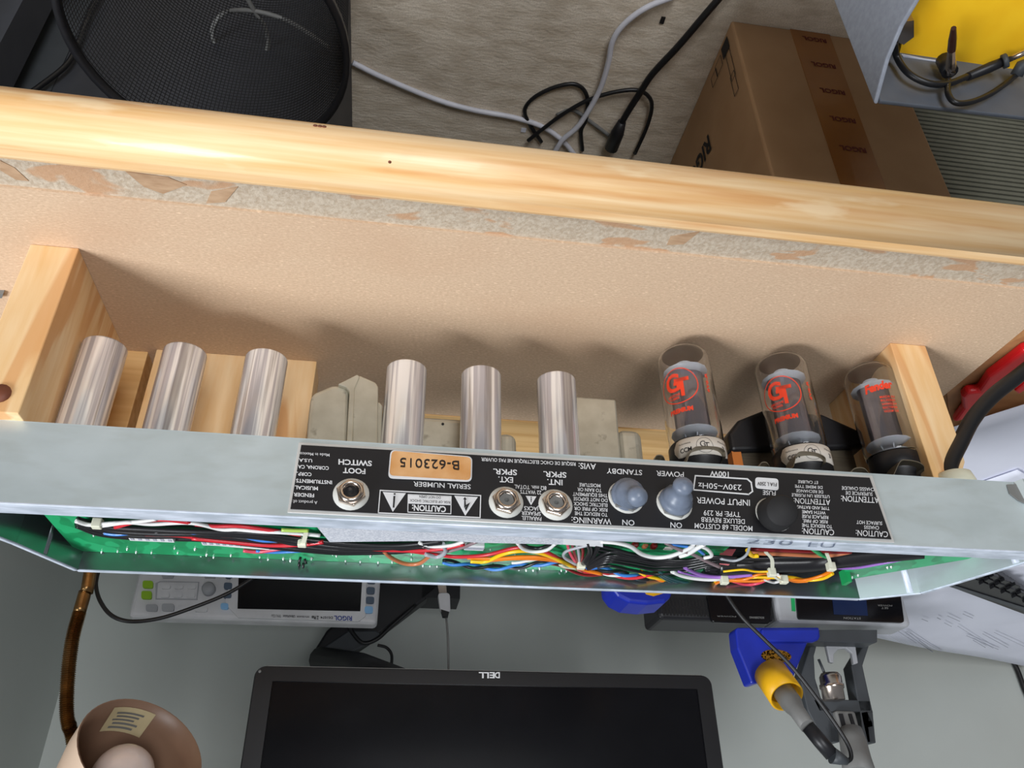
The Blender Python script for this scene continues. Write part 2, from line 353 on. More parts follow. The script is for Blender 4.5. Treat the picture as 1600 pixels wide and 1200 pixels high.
# ---- black label with its lettering
lab = MB(); lab.prism([pan(467, 692, .0002), pan(1362, 744, .0002), pan(1397, 849, .0002), pan(449, 802, .0002)], (0, -.0006, 0))
label_o = lab.build('rear_label', M['silverline'], amp, bevel=.0004); tag(label_o, 'black rear label with silver border and white lettering')
mb = MB(); mb.prism([pan(471, 697, .001), pan(1357, 748, .001), pan(1391, 844, .001), pan(454, 797, .001)], (0, -.0003, 0)); tag(mb.build('label_field', M['black'], label_o), 'black printed field')
def putpan(mb, s, xl, xr, yc, h, bold=.012, off=.0017, shear=0):
    v, f = text2d(s, bold, shear); xc = (xl + xr) / 2; sl = .052
    A = pan(xr, yc + sl * (xr - xc), off); B = pan(xl, yc + sl * (xl - xc), off)    # text starts at the right of the photo
    lo = pan(xc, yc - h / 2, off); hi = pan(xc, yc + h / 2, off)
    hv = hi - lo; base = A + (lo - (A + B) / 2)
    mb.add([base + (B - A) * x + hv * y for x, y in v], f)
T = [("Made in Mexico", 469, 515, 712.6, 4.6, .004), ("U.S.A.", 466, 488, 722, 5, .02), ("CORONA, CA", 466, 514, 733, 5.4, .02), ("CORP.,", 463, 487, 743.4, 5.4, .02),
     ("INSTRUMENTS", 463, 519, 755, 5.6, .02), ("MUSICAL", 461, 497, 765, 5.6, .02), ("FENDER", 459, 491, 776, 5.6, .02), ("A product of:", 458, 496, 787, 5, .0),
     ("FOOT", 536, 571, 738.4, 8, .03), ("SWITCH", 529, 581, 725.6, 8, .03), ("SERIAL NUMBER", 646, 735, 761, 7.5, .006),
     ("CAUTION:", 643.6, 696.4, 797, 9, .03), ("AVIS:", 903, 930, 731, 9, .01), ("RISQUE DE CHOC ELECTRIQUE NE PAS OUVRIR", 752, 899, 724, 5.4, .012),
     ("EXT.", 778, 801, 752, 8.5, .02), ("SPKR.", 770, 807, 740, 8.5, .02), ("INT.", 854, 878, 756, 8.5, .02), ("SPKR.", 848, 884, 744, 8.5, .02),
     ("8\u03a9 min. TOTAL", 803, 853, 764, 6, .01), ("22 WATTS", 812, 845, 771.5, 6, .01), ("JACKS", 818, 841, 797, 6, .01), ("SPEAKER", 814, 844, 804.6, 6, .01), ("PARALLEL", 814, 845, 812.4, 6, .01),
     ("MOISTURE", 904, 937, 760.6, 5.4, .012), ("TO RAIN OR", 901, 939, 768, 5.4, .012), ("THIS EQUIPMENT", 894, 948, 775.6, 5.4, .012), ("DO NOT EXPOSE", 895, 948, 783, 5.4, .012),
     ("ELECTRIC SHOCK", 895, 948, 790.6, 5.4, .012), ("RISK OF FIRE OR", 896, 948, 798, 5.4, .012), ("TO REDUCE THE", 897, 948, 805.6, 5.4, .012), ("WARNING:", 892, 954, 816, 9, .008),
     ("STANDBY", 947, 1002, 739.6, 8, .01), ("ON", 971, 990, 819, 8.5, .01), ("POWER", 1024, 1067, 743, 8, .01), ("ON", 1046, 1064, 823, 8.5, .01),
     ("100W", 1107.5, 1137, 743, 8, .02), ("230V~50Hz", 1089.5, 1157, 762.5, 8.5, .008), ("INPUT POWER", 1087, 1170, 786, 9.5, .006), ("TYPE: PR 239", 1098, 1155, 805, 8, .004),
     ("DELUXE REVERB", 1094, 1162, 815.6, 7.5, .004), ("MODEL: 68 CUSTOM", 1084, 1174, 826, 8, .004), ("FUSE", 1190, 1210, 772.5, 7, .008),
     ("ET CALIBRE", 1245, 1276, 755.6, 4.6, .012), ("DE MEME TYPE", 1240, 1283, 763, 4.6, .012), ("DE RECHANGE", 1242, 1284, 770, 4.6, .012), ("UTILISER UN FUSIBLE", 1235, 1294, 777, 4.8, .012),
     ("ATTENTION:", 1238, 1295, 786, 8.5, .006), ("TYPE AND RATING", 1243, 1294, 795.6, 5, .012), ("WITH SAME", 1251, 1288, 802.8, 5, .012), ("REPLACE FUSE", 1251, 1292, 809.8, 5, .012),
     ("RISK OF FIRE,", 1252, 1291, 816.8, 5, .012), ("TO REDUCE THE", 1251, 1298, 824, 5.2, .012), ("CAUTION:", 1251, 1301, 833, 9, .004),
     ("CHASSIS CHAUDE", 1313, 1364, 766, 5.4, .006), ("SUPERFICIE DE", 1319, 1361, 773.4, 5.4, .006), ("ATTENTION:", 1312, 1371, 782.6, 9, .006),
     ("SURFACE HOT", 1336, 1376, 819, 5.4, .006), ("CHASSIS", 1347.6, 1371, 826.5, 5.4, .006), ("CAUTION:", 1335, 1385, 836, 9, .004)]
mb = MB()
for s, xl, xr, yc, h, b in T: putpan(mb, s, xl, xr, yc, h, b)
tag(mb.build('lettering', M['white'], label_o), 'white upside-down lettering', kind='stuff')
def frame(mb, c, wpx, off=.0015):
    """outline strokes between successive pixel corners"""
    for i in range(len(c)):
        a, b = Vector(c[i]), Vector(c[(i + 1) % len(c)]); d = (b - a).normalized(); n = Vector((-d.y, d.x)) * wpx / 2; e = d * wpx / 2
        mb.prism([pan(*(a - e - n), off), pan(*(b + e - n), off), pan(*(b + e + n), off), pan(*(a - e + n), off)], (0, -.0002, 0))
mb = MB(); frame(mb, [(594, 768.5), (750.5, 776.5), (749.5, 811), (591, 803.5)], 1.5); frame(mb, [(637.5, 775), (704.5, 778), (704, 805), (637, 802.5)], 1.2)
frame(mb, [(1085, 747 - 1.5), (1166, 750.5), (1172, 756), (1174, 770), (1168, 774.5), (1082, 767.5)], 2)
mb.prism([pan(637.5, 775, .0015), pan(704.5, 778, .0015), pan(704.3, 791.5, .0015), pan(637.2, 789, .0015)], (0, -.0002, 0))
for tri in ([(598, 771), (634, 773), (613.6, 802)], [(709.5, 777), (746, 779), (726.5, 808)], [(820.6, 777), (837.4, 778), (829, 791.6)]):
    MB().prism([pan(x, y, .0015) for x, y in tri], (0, -.0002, 0)).build('warning_triangle', M['white'], label_o)
tag(mb.build('ruled_frame', M['white'], label_o), kind='stuff')
mb = MB(); putpan(mb, "RISK OF ELECTRIC SHOCK", 640, 703, 786.4, 3.8, .004, .0021); putpan(mb, "DO NOT OPEN", 655, 688, 779.6, 3.8, .004, .0021)
for px in [[(614.5, 778), (617.5, 778), (616, 796), (613.5, 796)], [(615, 773.6), (617.8, 773.8), (617.7, 776), (614.9, 775.8)],
           [(828.3, 779.5), (829.9, 779.5), (829.6, 781), (828.2, 781)], [(828.2, 782), (829.9, 782), (829.3, 788), (828.5, 788)],
           [(725.8, 779.5), (728.5, 783.5), (726.7, 783.4), (727.3, 792), (734, 788), (727.5, 801.5), (725.6, 796.5), (729.5, 793), (724.6, 796.4), (725, 783.3), (723.2, 783)]]:
    mb.prism([pan(x, y, .0020) for x, y in px], (0, -.0002, 0))
# fuse rating text
putpan(mb, "F1A L 250V", 1181, 1211, 759.5, 5.6, .008, .0023)
tag(mb.build('black_print', M['ink'], label_o), kind='stuff')
def roundrect(c, r, n=4):
    """c: 4 pixel corners in order; rounded by r px"""
    out = []; C = [Vector(p) for p in c]
    for i in range(4):
        p, a, b = C[i], (C[i - 1] - C[i]).normalized() * r, (C[(i + 1) % 4] - C[i]).normalized() * r
        for k in range(n + 1):
            t = k / n; out.append(p + a * (1 - t) ** 2 + b * t ** 2)
    return out
mb = MB(); mb.prism([pan(*p, .0016) for p in roundrect([(1178, 748), (1214, 750.5), (1214.5, 769), (1178.5, 765)], 5)], (0, -.0003, 0)); mb.build('fuse_sticker', M['white'], label_o)
mb = MB(); mb.prism([pan(*p, .0016) for p in roundrect([(610, 705.5), (737.5, 716), (736.5, 755.5), (606, 750)], 8)], (0, -.0003, 0)); mb.build('serial_border', M['white'], label_o)
mb = MB(); mb.prism([pan(*p, .0021) for p in roundrect([(612, 707.5), (735.5, 718), (734.5, 753.5), (608, 746)], 7)], (0, -.0002, 0)); sp_ = tag(mb.build('serial_plate', M['gold'], label_o), 'shiny copper-gold foil plate')
mb = MB(); putpan(mb, "B-623015", 625, 717, 728.5, 14, -.004, .0028); mb.build('serial_number', M['ink'], label_o)

# ---- jacks, switches, fuse holder
OUT = -PN
def hexring(c, r0, r1, h0, h1, seg=6):
    mb = MB(); mb.lathe([(r0, h0), (r1, h0), (r1, h1), (r0, h1), (r0, h0)], c, OUT, seg, False); return mb
for (x, y, blk, lb) in ((548.6, 774.6, True, 'foot switch jack with a dark hole'), (790, 787, False, None), (867, 791, False, None)):
    c = pan(x, y, .001); j = MB().lathe([(0, 0), (.0094, 0), (.0094, .001), (0, .001)], c, OUT, 30).build('jack_socket', M['washer'], amp)
    if lb: tag(j, lb)
    hexring(c, .0045, .0080, .001, .0032).build('hex_nut', M['nut'], j, bevel=.0004)
    MB().lathe([(.0042, .001), (.0064, .001), (.0064, .0042), (.0056, .0052), (.0044, .0052), (.0042, .0028), (.0042, .001)], c, OUT, 30).build('collar', M['nut'], j)
    MB().lathe([(0, .0014), (.0043, .0014), (.0043, .0016 if blk else .0032), (.0015, .0020 if blk else .0034), (0, .0018)], c, OUT, 6 if not blk else 20, False).build('hole', M['blackp'] if blk else M['mgrey'], j)
for (x, y, tx, ty, lb) in ((977, 779, 1000, 779, 'standby toggle under a grey rubber boot'), (1052, 789, 1070, 753, 'power toggle under a grey rubber boot, flipped down')):
    c = pan(x, y, .001)
    s = MB().lathe([(0, 0), (.0102, 0), (.0102, .0012), (0, .0012)], c, OUT, 30).build('toggle_switch', M['washer'], amp); tag(s, lb)
    hexring(c, 0, .0098, .0012, .0032).build('hex_nut', M['mgrey'], s, bevel=.0006)
    ctr = c + OUT * .003; tip = at(tx, ty, 1, -.021); d = tip - ctr; L = d.length
    mb = MB(); path = [ctr + OUT * .0]; n = 14; pth = []; rad = []
    for i in range(n + 1):
        t = i / n; p = ctr + OUT * (d.dot(OUT) * t) + (d - OUT * d.dot(OUT)) * (t ** 1.3); pth.append(p)
        rad.append(.0092 * (1 - t) ** 1.0 + .0048 * t if t < .5 else .0054)
    rad = [.0094, .0094, .0088, .0080, .0082, .0072, .0066, .0058, .0053, .0052, .0054, .0056, .0055, .0044, .0012]
    mb.tube(pth, rad, 20); mb.build('rubber_boot', M['boot'], s)
c = pan(1207, 806, .001)
s = MB().lathe([(0, 0), (.0106, 0), (.0106, .001), (0, .001)], c, OUT, 30).build('fuse_holder', M['washer'], amp); tag(s, 'round black fuse holder cap')
tip = at(1222, 798, 1, -.016); ax = (tip - c)
mb = MB(); prof = [(0, .001), (.0100, .001), (.0100, .006), (.0092, .007), (.0088, ax.length), (.0080, ax.length + .001), (0, ax.length + .001)]
mb.lathe(prof, c, ax, 28); mb.build('fuse_cap', M['blackm'], s)

# marker writing on the lip, meant to be read from the far side
mb = MB()
def lipText(s, xl, xr, yc, h):
    v, f = text2d(s, -.012, .1); A = at(xl, yc - .045 * (xr - xl) / 2, 2, .1609); B = at(xr, yc + .045 * (xr - xl) / 2, 2, .1609)
    lo = at((xl + xr) / 2, yc + h / 2, 2, .1609); hi = at((xl + xr) / 2, yc - h / 2, 2, .1609)
    hv = hi - lo; base = A + lo - (A + B) / 2
    mb.add([base + (B - A) * x + hv * y for x, y in v], f)
lipText("230", 1165, 1238, 847.5, 7); lipText("EU", 1262, 1305, 852, 7)
tag(mb.build('marker_writing', M['inkgrey'], amp), kind='stuff')

# ---- tube shields
for i, (X, Yc, zt) in enumerate([(.1795, .042, .0385), (.1325, .042, .0385), (.0835, .042, .0385), (-.0042, .042, .0385), (-.0525, .042, .0385), (-.1025, .042, .0385)]):
    mb = MB(); r = .0130
    mb.lathe([(0, .0006), (.0060, .0006), (.0075, 0), (r - .0010, .0), (r - .0002, .0006), (r, .0016), (r, .112 - zt)], (X, Yc, zt), (0, 0, 1), 40)
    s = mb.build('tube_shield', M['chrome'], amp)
    sx = -.0125 if i < 3 else .0125
    MB().lathe([(.0, 0), (.0155, 0), (.0155, .003), (0, .003)], (X, Yc, .1088), seg=30).build('shield_base', M['steel'], s)
    MB().box((X + sx - .0012, Yc - .0060, .100), (X + sx * 1.06 + .0006, Yc - .0035, .1085)).build('bayonet_slot', M['blackm'], s)

# ---- power tubes
def wraptext(mb, s, cx, cy, r, ang0, zc, wid, hgt, bold=.01, shear=0, flip=True, rot=0.0):
    """flat print bent round an upright cylinder; ang0 = angle from -Y towards +X; upside down when flip"""
    v, f = text2d(s, bold, shear); out = []
    for x, y in v:
        u, w2 = (x - .5) * wid, (y - .5) * hgt
        u, w2 = u * math.cos(rot) - w2 * math.sin(rot), u * math.sin(rot) + w2 * math.cos(rot)
        if flip: u, w2 = -u, -w2
        a = ang0 + u / r; out.append((cx + r * math.sin(a), cy - r * math.cos(a), zc + w2))
    mb.add(out, f)
def wrapband(mb, cx, cy, r, a0, a1, z0, z1, n=16, round_=0.0, t=.0004):
    pts = []
    for i in range(n + 1):
        u = i / n; a = a0 + (a1 - a0) * u; k = 1.0
        d = min(u, 1 - u) * abs(a1 - a0) * r; hh = (z1 - z0) / 2
        if d < hh * round_: k = math.sqrt(max(0, 1 - (1 - d / (hh * round_)) ** 2)) * .75 + .25
        zc = (z0 + z1) / 2; pts.append((a, zc - hh * k, zc + hh * k))
    vs = []
    for a, lo, hi in pts:
        for rr in (r, r + t): vs += [(cx + rr * math.sin(a), cy - rr * math.cos(a), lo), (cx + rr * math.sin(a), cy - rr * math.cos(a), hi)]
    fs = []
    for i in range(n):
        b = i * 4; fs += [(b + 2, b + 3, b + 7, b + 6), (b, b + 4, b + 5, b + 1), (b, b + 2, b + 6, b + 4), (b + 1, b + 5, b + 7, b + 3)]
    fs += [(0, 1, 3, 2), (n * 4, n * 4 + 2, n * 4 + 3, n * 4 + 1)]
    mb.add(vs, fs, True)
def wrapring(mb, cx, cy, r, ang0, zc, R0, R1, n=40):
    vs = []
    for k in range(n):
        t = 2 * math.pi * k / n
        for rr in (R0, R1):
            a = ang0 + rr * math.cos(t) / r; vs.append((cx + r * math.sin(a), cy - r * math.cos(a), zc + rr * math.sin(t)))
    mb.add(vs, [(2 * k, 2 * k + 1, (2 * k + 3) % (2 * n), (2 * k + 2) % (2 * n)) for k in range(n)])
for i, (X, Yc, zt, kind) in enumerate([(-.1935, .041, .0045, 0), (-.2655, .041, .0045, 0), (-.333, .041, .0065, 1)]):
    r = .0180 if kind == 0 else .0176
    zb = .082 if kind == 0 else .080
    bs = 1.0 if kind == 0 else .90
    base = MB().lathe([(0, .0), (.0100, 0), (.0165 * bs, .0), (.0182 * bs, .002), (.0182 * bs, .016), (.0150 * bs, .0175), (.0150 * bs, .112 - zb - .001), (0, .112 - zb - .001)], (X, Yc, zb), seg=36)
    tb = base.build('vacuum_tube', M['blackp'], amp)
    tag(tb, ['glass power tube with orange round print, farther from the rectifier', 'glass power tube with orange round print, between the other two glass tubes', 'clear glass tube with red script print, beside the right block'][i])
    g = []; n = 8
    for k in range(n + 1):
        a = math.pi / 2 * k / n; g.append((r * math.sin(a) * (1 if k else 0), zt + .013 * (1 - math.cos(a))))
    g += [(r, zt + .03), (r, zb - .004), (r * .96, zb), (r * .93, zb + .002)]
    inner = [(max(a - .0006, 0), b + (.0006 if k < 5 else 0)) for k, (a, b) in enumerate(g)]
    env = MB().lathe(g + inner[::-1], (X, Yc, 0), seg=40).build('glass_envelope', M['glass'], tb)
    g2 = [(a * .955, (b - zt) * 1 + zt + .0011) for a, b in g[:6]]
    MB().lathe(g2, (X, Yc, 0), seg=36).build('getter_coating', M['getter'], tb)
    # electrodes: two-lobed anode
    mb = MB(); n = 26
    an = []
    for k in range(n):
        a = 2 * math.pi * k / n; rr = .0085 + .0035 * abs(math.cos(a)); an.append((rr * math.cos(a), rr * math.sin(a) * .75))
    z0, z1 = zt + .022, zb - .010
    vs = [(X + x, Yc + y, z) for z in (z0, z1) for x, y in an]
    mb.add(vs, [(k, (k + 1) % n, n + (k + 1) % n, n + k) for k in range(n)] + [tuple(range(n - 1, -1, -1)), tuple(range(n, 2 * n))]); mb.build('anode_plate', M['plate'], tb)
    mb = MB()
    for z in (z0 - .001, z1 + .001): mb.lathe([(0, 0), (.0150, 0), (.0150, .0005), (0, .0005)], (X, Yc, z), seg=14)
    mb.build('mica_spacer', M['mica'], tb)
    mb = MB()
    for sx, sy in ((-.007, 0), (.007, 0), (0, .005), (0, -.005), (.004, .004)): mb.tube([(X + sx, Yc + sy, z1), (X + sx * .6, Yc + sy * .6, zb + .001)], .0005, 6)
    mb.lathe([(0, 0), (.0055, 0), (.0055, .0008), (0, .0008)], (X, Yc, z0 - .008), seg=16); mb.tube([(X + .005, Yc, z0 - .007), (X + .006, Yc, z0)], .0004, 5)
    mb.build('support_rods', M['mica'], tb)
    # print
    mb = MB(); a0 = .74
    rr = r + .0003
    if kind == 0:
        zc = .0445; wrapring(mb, X, Yc, rr, a0, zc, .0128, .0135)
        wraptext(mb, "G", X, Yc, rr, a0 + .21, zc - .0030, .0105, .0130, .03); wraptext(mb, "T", X, Yc, rr, a0 - .14, zc + .0012, .0100, .0135, .03)
        wraptext(mb, "GROOVE", X, Yc, rr, a0 + .22, zc + .0066, .0095, .0017, .03); wraptext(mb, "TUBES", X, Yc, rr, a0 + .22, zc + .0090, .0075, .0015, .03)
        wraptext(mb, "PREMIUM", X, Yc, rr, a0 + .02, zc + .0185, .0160, .0030, .06)
        wraptext(mb, "6V6-R", X, Yc, rr, a0 - 1.12, zc - .002, .0150, .0022, .04, rot=math.pi / 2)
    else:
        zc = .034
        wraptext(mb, "Fender", X, Yc, rr, .42, zc, .0200, .0060, .05, .35, rot=.12)
        for q, s in enumerate(["MADE IN", "RUSSIA", "5AR4/GZ34", "RECTIFIER", "VACUUM TUBE"]): wraptext(mb, s, X, Yc, rr, .22, zc + .009 + q * .0028, .0100, .0017, .02)
    mb.build('printed_logo', M['red'], tb)
    if kind == 0:
        mb = MB(); wrapband(mb, X, Yc, .0184, -1.0, 1.25, zb + .0020, zb + .0145, round_=.9); mb.build('paper_label', M['labelw'], tb)
        mb = MB(); rl = .01895; zc = zb + .0084
        wraptext(mb, "CCM", X, Yc, rl, .78, zc + .0015, .0078, .0030, .02); wraptext(mb, "3", X, Yc, rl, -.60, zc + .0005, .0022, .0030, .02)
        wraptext(mb, "Performance", X, Yc, rl, .80, zc - .003, .0080, .0011, .0); wraptext(mb, "Matched", X, Yc, rl, -.58, zc - .0034, .0080, .0011, .0)
        wraptext(mb, "G", X, Yc, rl, .20, zc - .0010, .0034, .0042, .0); wraptext(mb, "T", X, Yc, rl, .06, zc + .0002, .0034, .0046, .0)
        wrapring(mb, X, Yc, rl, .13, zc, .0052, .0054, 28); mb.build('label_print', M['ink'], tb)
    # socket clamp: curved spring leaf and a small wing
    cl = [[(1071, 725), (1082, 701), (1097, 697), (1120, 698), (1132, 703), (1134, 713)], [(1240, 727), (1246, 708), (1259, 705), (1278, 708), (1289, 714), (1290, 722)],
          [(1395, 744), (1406, 721), (1416, 718), (1434, 721), (1443, 727), (1444, 734)]][i]
    wg = [[(1041, 724), (1036, 712), (1026, 711), (1021, 720)], [(1203, 730), (1198, 722), (1190, 722), (1186, 728)], [(1360, 742), (1350, 731), (1336, 731), (1328, 738)]][i]
    for q in (cl, wg):
        mb = MB(); pp = smooth_path([at(x, y, 1, .019) for x, y in q], 5)
        for a, b in zip(pp, pp[1:]): mb.prism([a, b, b + Vector((0, .013, 0)), a + Vector((0, .013, 0))], (0, 0, .0007))
        mb.build('socket_clip', M['clip'], tb)

# ---- transformers on the chassis
def bell(mb, x0, x1, y0, y1, z0, z1, ins=.004): mb.box((x0, y0, z0), (x1, y1, z1))
tx = thing('t', (0, 0, 0), 'x', 'x'); bpy.data.objects.remove(tx)
# reverb transformer between the third and fourth can (turned a little)
def rotz(mb, c, a):
    c = Vector(c); Rm = Matrix.Rotation(a, 3, 'Z'); mb.v = [c + Rm @ (v - c) for v in mb.v]; return mb
mb = MB(); prismpx(mb, [(551, 606), (556, 588), (562, 586), (587, 597), (591, 604), (590, 700), (549, 700)], .036, .030)
s = mb.build('transformer', M['steel'], amp, bevel=.0012); tag(s, 'small tin-clad transformer between the third and fourth can')
mb = MB(); prismpx(mb, [(528, 600), (558, 585), (562, 588), (554, 607), (550, 700), (541, 700), (546, 612), (540, 605)], .0345, .010); mb.build('core_flange', M['steel'], s, bevel=.0006)
mb = MB(); prismpx(mb, [(485, 618), (492, 612), (520, 600), (528, 601), (545, 606), (543, 700), (478, 700), (480, 660)], .037, .026); mb.build('bell_cover', M['steel'], s, bevel=.0035, bseg=4)
mb = MB(); prismpx(mb, [(588, 628), (594, 628), (598, 634), (596, 700), (588, 700)], .039, .022); mb.build('bell_cover', M['steel'], s, bevel=.002, bseg=3)
a = Vector((.052, .050, .108)); MB().tube([a, a + Vector((.004, .002, -.010)), a + Vector((.001, .004, -.018))], .0016, 8).build('lead', M['w_red'], s)
s = MB().box((-.066, .062, .0605), (-.014, .094, .1115)).build('transformer', M['steel'], amp, bevel=.004, bseg=3); tag(s, 'low tin-clad transformer behind the fourth and fifth can')
MB().box((-.080, .066, .066), (-.0662, .092, .1100)).build('bell_cover', M['steel'], s, bevel=.006, bseg=4)
MB().lathe([(0, 0), (.0009, 0), (.0009, -.0004), (0, -.0004)], (-.0300, .0618, .066), (0, 1, 0), 10).build('rivet', M['blackm'], s)
s = MB().box((-.150, .064, .0360), (-.110, .094, .1115)).build('transformer', M['steel'], amp, bevel=.0015); tag(s, 'tall square tin transformer beside the sixth can')
MB().box((-.1680, .068, .0560), (-.1502, .092, .1100)).build('bell_cover', M['steel'], s, bevel=.006, bseg=4)
M['lam'] = mat('laminations', srgb(96, 88, 74), .45, .3, col2=srgb(80, 72, 60), scale=(4, 4, 900))
s = MB().box((-.3250, .070, .0470), (-.2380, .0975, .1115)).build('transformer', M['lam'], amp, bevel=.0008); tag(s, 'large black power transformer behind the glass tubes')
mb = MB(); mb.prism([(-.2300, .0660, .056), (-.2400, .0660, .044), (-.2600, .0660, .0345), (-.3060, .0660, .0340), (-.3330, .0660, .046), (-.3330, .0660, .060), (-.2300, .0660, .070)], (0, .036, 0))
mb.build('end_bell', M['blackp'], s, bevel=.003, bseg=3)
MB().box((-.2379, .068, .062), (-.2310, .100, .1100)).build('insulating_paper', mat('kraft_paper', srgb(206, 120, 50), .6), s)

# ---- strain relief and mains cord
c = at(1488, 744, 1, .021); c.z = .112
s = MB().lathe([(0, 0), (.0125, 0), (.0125, -.005), (.0112, -.0100), (.0080, -.0115), (0, -.0115)], c, (0, 0, 1), 26).build('strain_relief', M['nylon'], amp); tag(s, 'off-white strain relief bushing')
pts = [Vector((c.x, c.y, .110)), Vector((c.x, c.y, .096))] + [at(x, y, 1, yy) for x, y, yy in ((1501, 690, .021), (1521, 653, .020), (1552, 618, .018), (1590, 588, .014), (1640, 548, .008))]
pp = smooth_path(pts, 6); 
for p in pp: p.z = max(p.z, .014)
MB().tube(pp, .0052, 14).build('mains_cord', M['cordk'], s)

# ---- circuit boards
pb = MB().box((-.205, .030, .1478), (.183, .0968, .1492)).build('circuit_board', M['pcb'], amp)
mb = MB(); sp = []
def blob(x, y, r=1.7, z=.1493):
    p = at(x, y, 2, z); rr = r * (p - CAM).length / FPX
    mb.lathe([(rr, 0), (rr * .8, rr * .7), (rr * .3, rr * 1.5), (0, rr * 1.8)], p, (0, 0, 1), 7)
for x, y in [(159, 862), (184, 861), (213, 862), (237, 863), (278, 863), (289, 869), (302, 870), (314, 870), (323, 866), (334, 870), (361, 867), (373, 873), (385, 873), (396, 874), (406, 870), (419, 874), (443, 872),
             (487, 872), (454, 875), (540, 876), (563, 877), (591, 878), (613, 877), (579, 868), (526, 867), (643, 865), (643, 873), (661, 883), (672, 884), (683, 884), (693, 879), (766, 858), (772, 867), (783, 866),
             (805, 867), (811, 889), (822, 890), (833, 890), (843, 887), (877, 890), (885, 891), (199, 857), (147, 835), (186, 837), (194, 838), (273, 856), (305, 857), (520, 866), (770, 882)]:
    blob(x, y, random.uniform(1.5, 2.4))
o = mb.build('solder_joint', M['solder'], pb); tag(o, kind='stuff')
# board tabs at the far wall
for x, y in ((262, 869), (506, 881), (632, 885), (855, 893)):
    c = at(x, y, 2, .1494); MB().box((c.x - .004, c.y - .0012, .1494), (c.x + .004, c.y + .0012, .1505)).build('board_tab', M['nylon'], pb)
pb2 = MB(); topx(pb2, [(1322, 903), (1330, 905), (1545, 868), (1420, 862), (1400, 874), (1320, 893)], .1485, .0014); pb2 = pb2.build('circuit_board', M['pcb'], amp); tag(pb2, 'small green board along the right end wall')
mb = MB()
for x, y in ((1331, 901), (1340, 898), (1386, 886), (1392, 885)): blob(x, y, 2, .1486)
tag(mb.build('solder_joint', M['solder'], pb2), kind='stuff')
c = at(1320, 898, 2, .149); MB().box((c.x - .0015, c.y - .004, .146), (c.x + .0015, c.y + .004, .155)).build('board_clip', M['w_green'], pb2)
# deeper dark floor board under the mains wiring
MB().box((-.330, .014, .130), (-.2052, .0968, .1315)).build('circuit_board', M['blackm'], amp)
# connectors
def con(px, py, wpx, dpt, h, m='white', z0=.1493):
    c = at(px, py, 2, z0 + h); wd = wpx * (c - CAM).length / FPX
    return MB().box((c.x - wd / 2, c.y - dpt / 2, z0), (c.x + wd / 2, c.y + dpt / 2, z0 + h))
for (x, y, w2, h) in ((236, 843, 60, .007), (345, 850, 54, .005), (741, 857, 30, .006)):
    k = con(x, y, w2, .0075, h).build('wire_connector', M['white'], amp, bevel=.0004)
    mb = MB(); c = at(x, y, 2, .1493 + h)
    n = 6
    for q in range(n):
        wd = w2 * (c - CAM).length / FPX; xx = c.x - wd / 2 + wd * (q + .5) / n
        mb.box((xx - .0007, c.y - .00375 - .0003, .1500), (xx + .0007, c.y - .0037, .1493 + h - .002))
        mb.box((xx - .0009, c.y - .0016, .1493 + h - .0001), (xx + .0009, c.y + .0016, .1493 + h + .0002))
    mb.build('pin_slots', M['toner'], k)
# capacitors and parts in the mains area
for (x, y, w2, h, m) in ((992, 856, 10, .020, 'w_maroon'), (1008, 856, 8, .019, 'w_copper'), (1022, 857, 9, .020, 'w_maroon'), (985, 878, 13, .014, 'w_maroon'), (1000, 878, 9, .012, 'w_green'), (1016, 880, 14, .014, 'w_maroon'), (1082, 872, 14, .016, 'w_maroon'), (1045, 858, 16, .018, 'labelw')):
    con(x, y, w2, .006, h, z0=.1316).build('capacitor', M[m], amp, bevel=.001)
k = MB(); prismpx(k, [(1126, 858), (1150, 858), (1144, 868), (1140, 882), (1126, 880)], .052, .002); k.build('pink_tab', mat('pink_tab', srgb(214, 110, 116), .4), amp)
# foil-faced shield strip under the near lip
mb = MB(); topx(mb, [(494, 822), (700, 832), (880, 842), (880, 851), (746, 848), (700, 845), (515, 847)], .1582, .0010); tag(mb.build('insulation_strip', M['foil'], amp), 'silvery insulating strip under the near lip')
mb = MB(); topx(mb, [(880, 842), (942, 845), (942, 855), (880, 851)], .1584, .0010); mb.build('insulation_strip', M['white'], amp)

# ---- wires
def wire(pts, col, wpx=4, z=.1535, amp_=0, ph=0, turns=.06, dz=0, parent=amp, name='wire', n=6):
    """pts in pixels on the plane z (or (x, y, z) triples); amp_ = twist amplitude in px, turns per px"""
    P = [at(p[0], p[1], 2, p[2] if len(p) > 2 else z) for p in pts]
    pp = smooth_path(P, n if not amp_ else 14); r = wpx / 2 * .53 / FPX * 1.3
    if amp_:
        L = 0; out = []; A = amp_ * .53 / FPX
        for i, p in enumerate(pp):
            if i: L += (pp[i] - pp[i - 1]).length
            a = ph + L * turns * FPX / .53 * 2 * math.pi; out.append(p + Vector((0, A * 1.6 * math.cos(a), A * math.sin(a))))
        pp = out
    return MB().tube(pp, r, 8).build(name, M['w_' + col], parent)
Z = .1545
rng = random.Random(2)
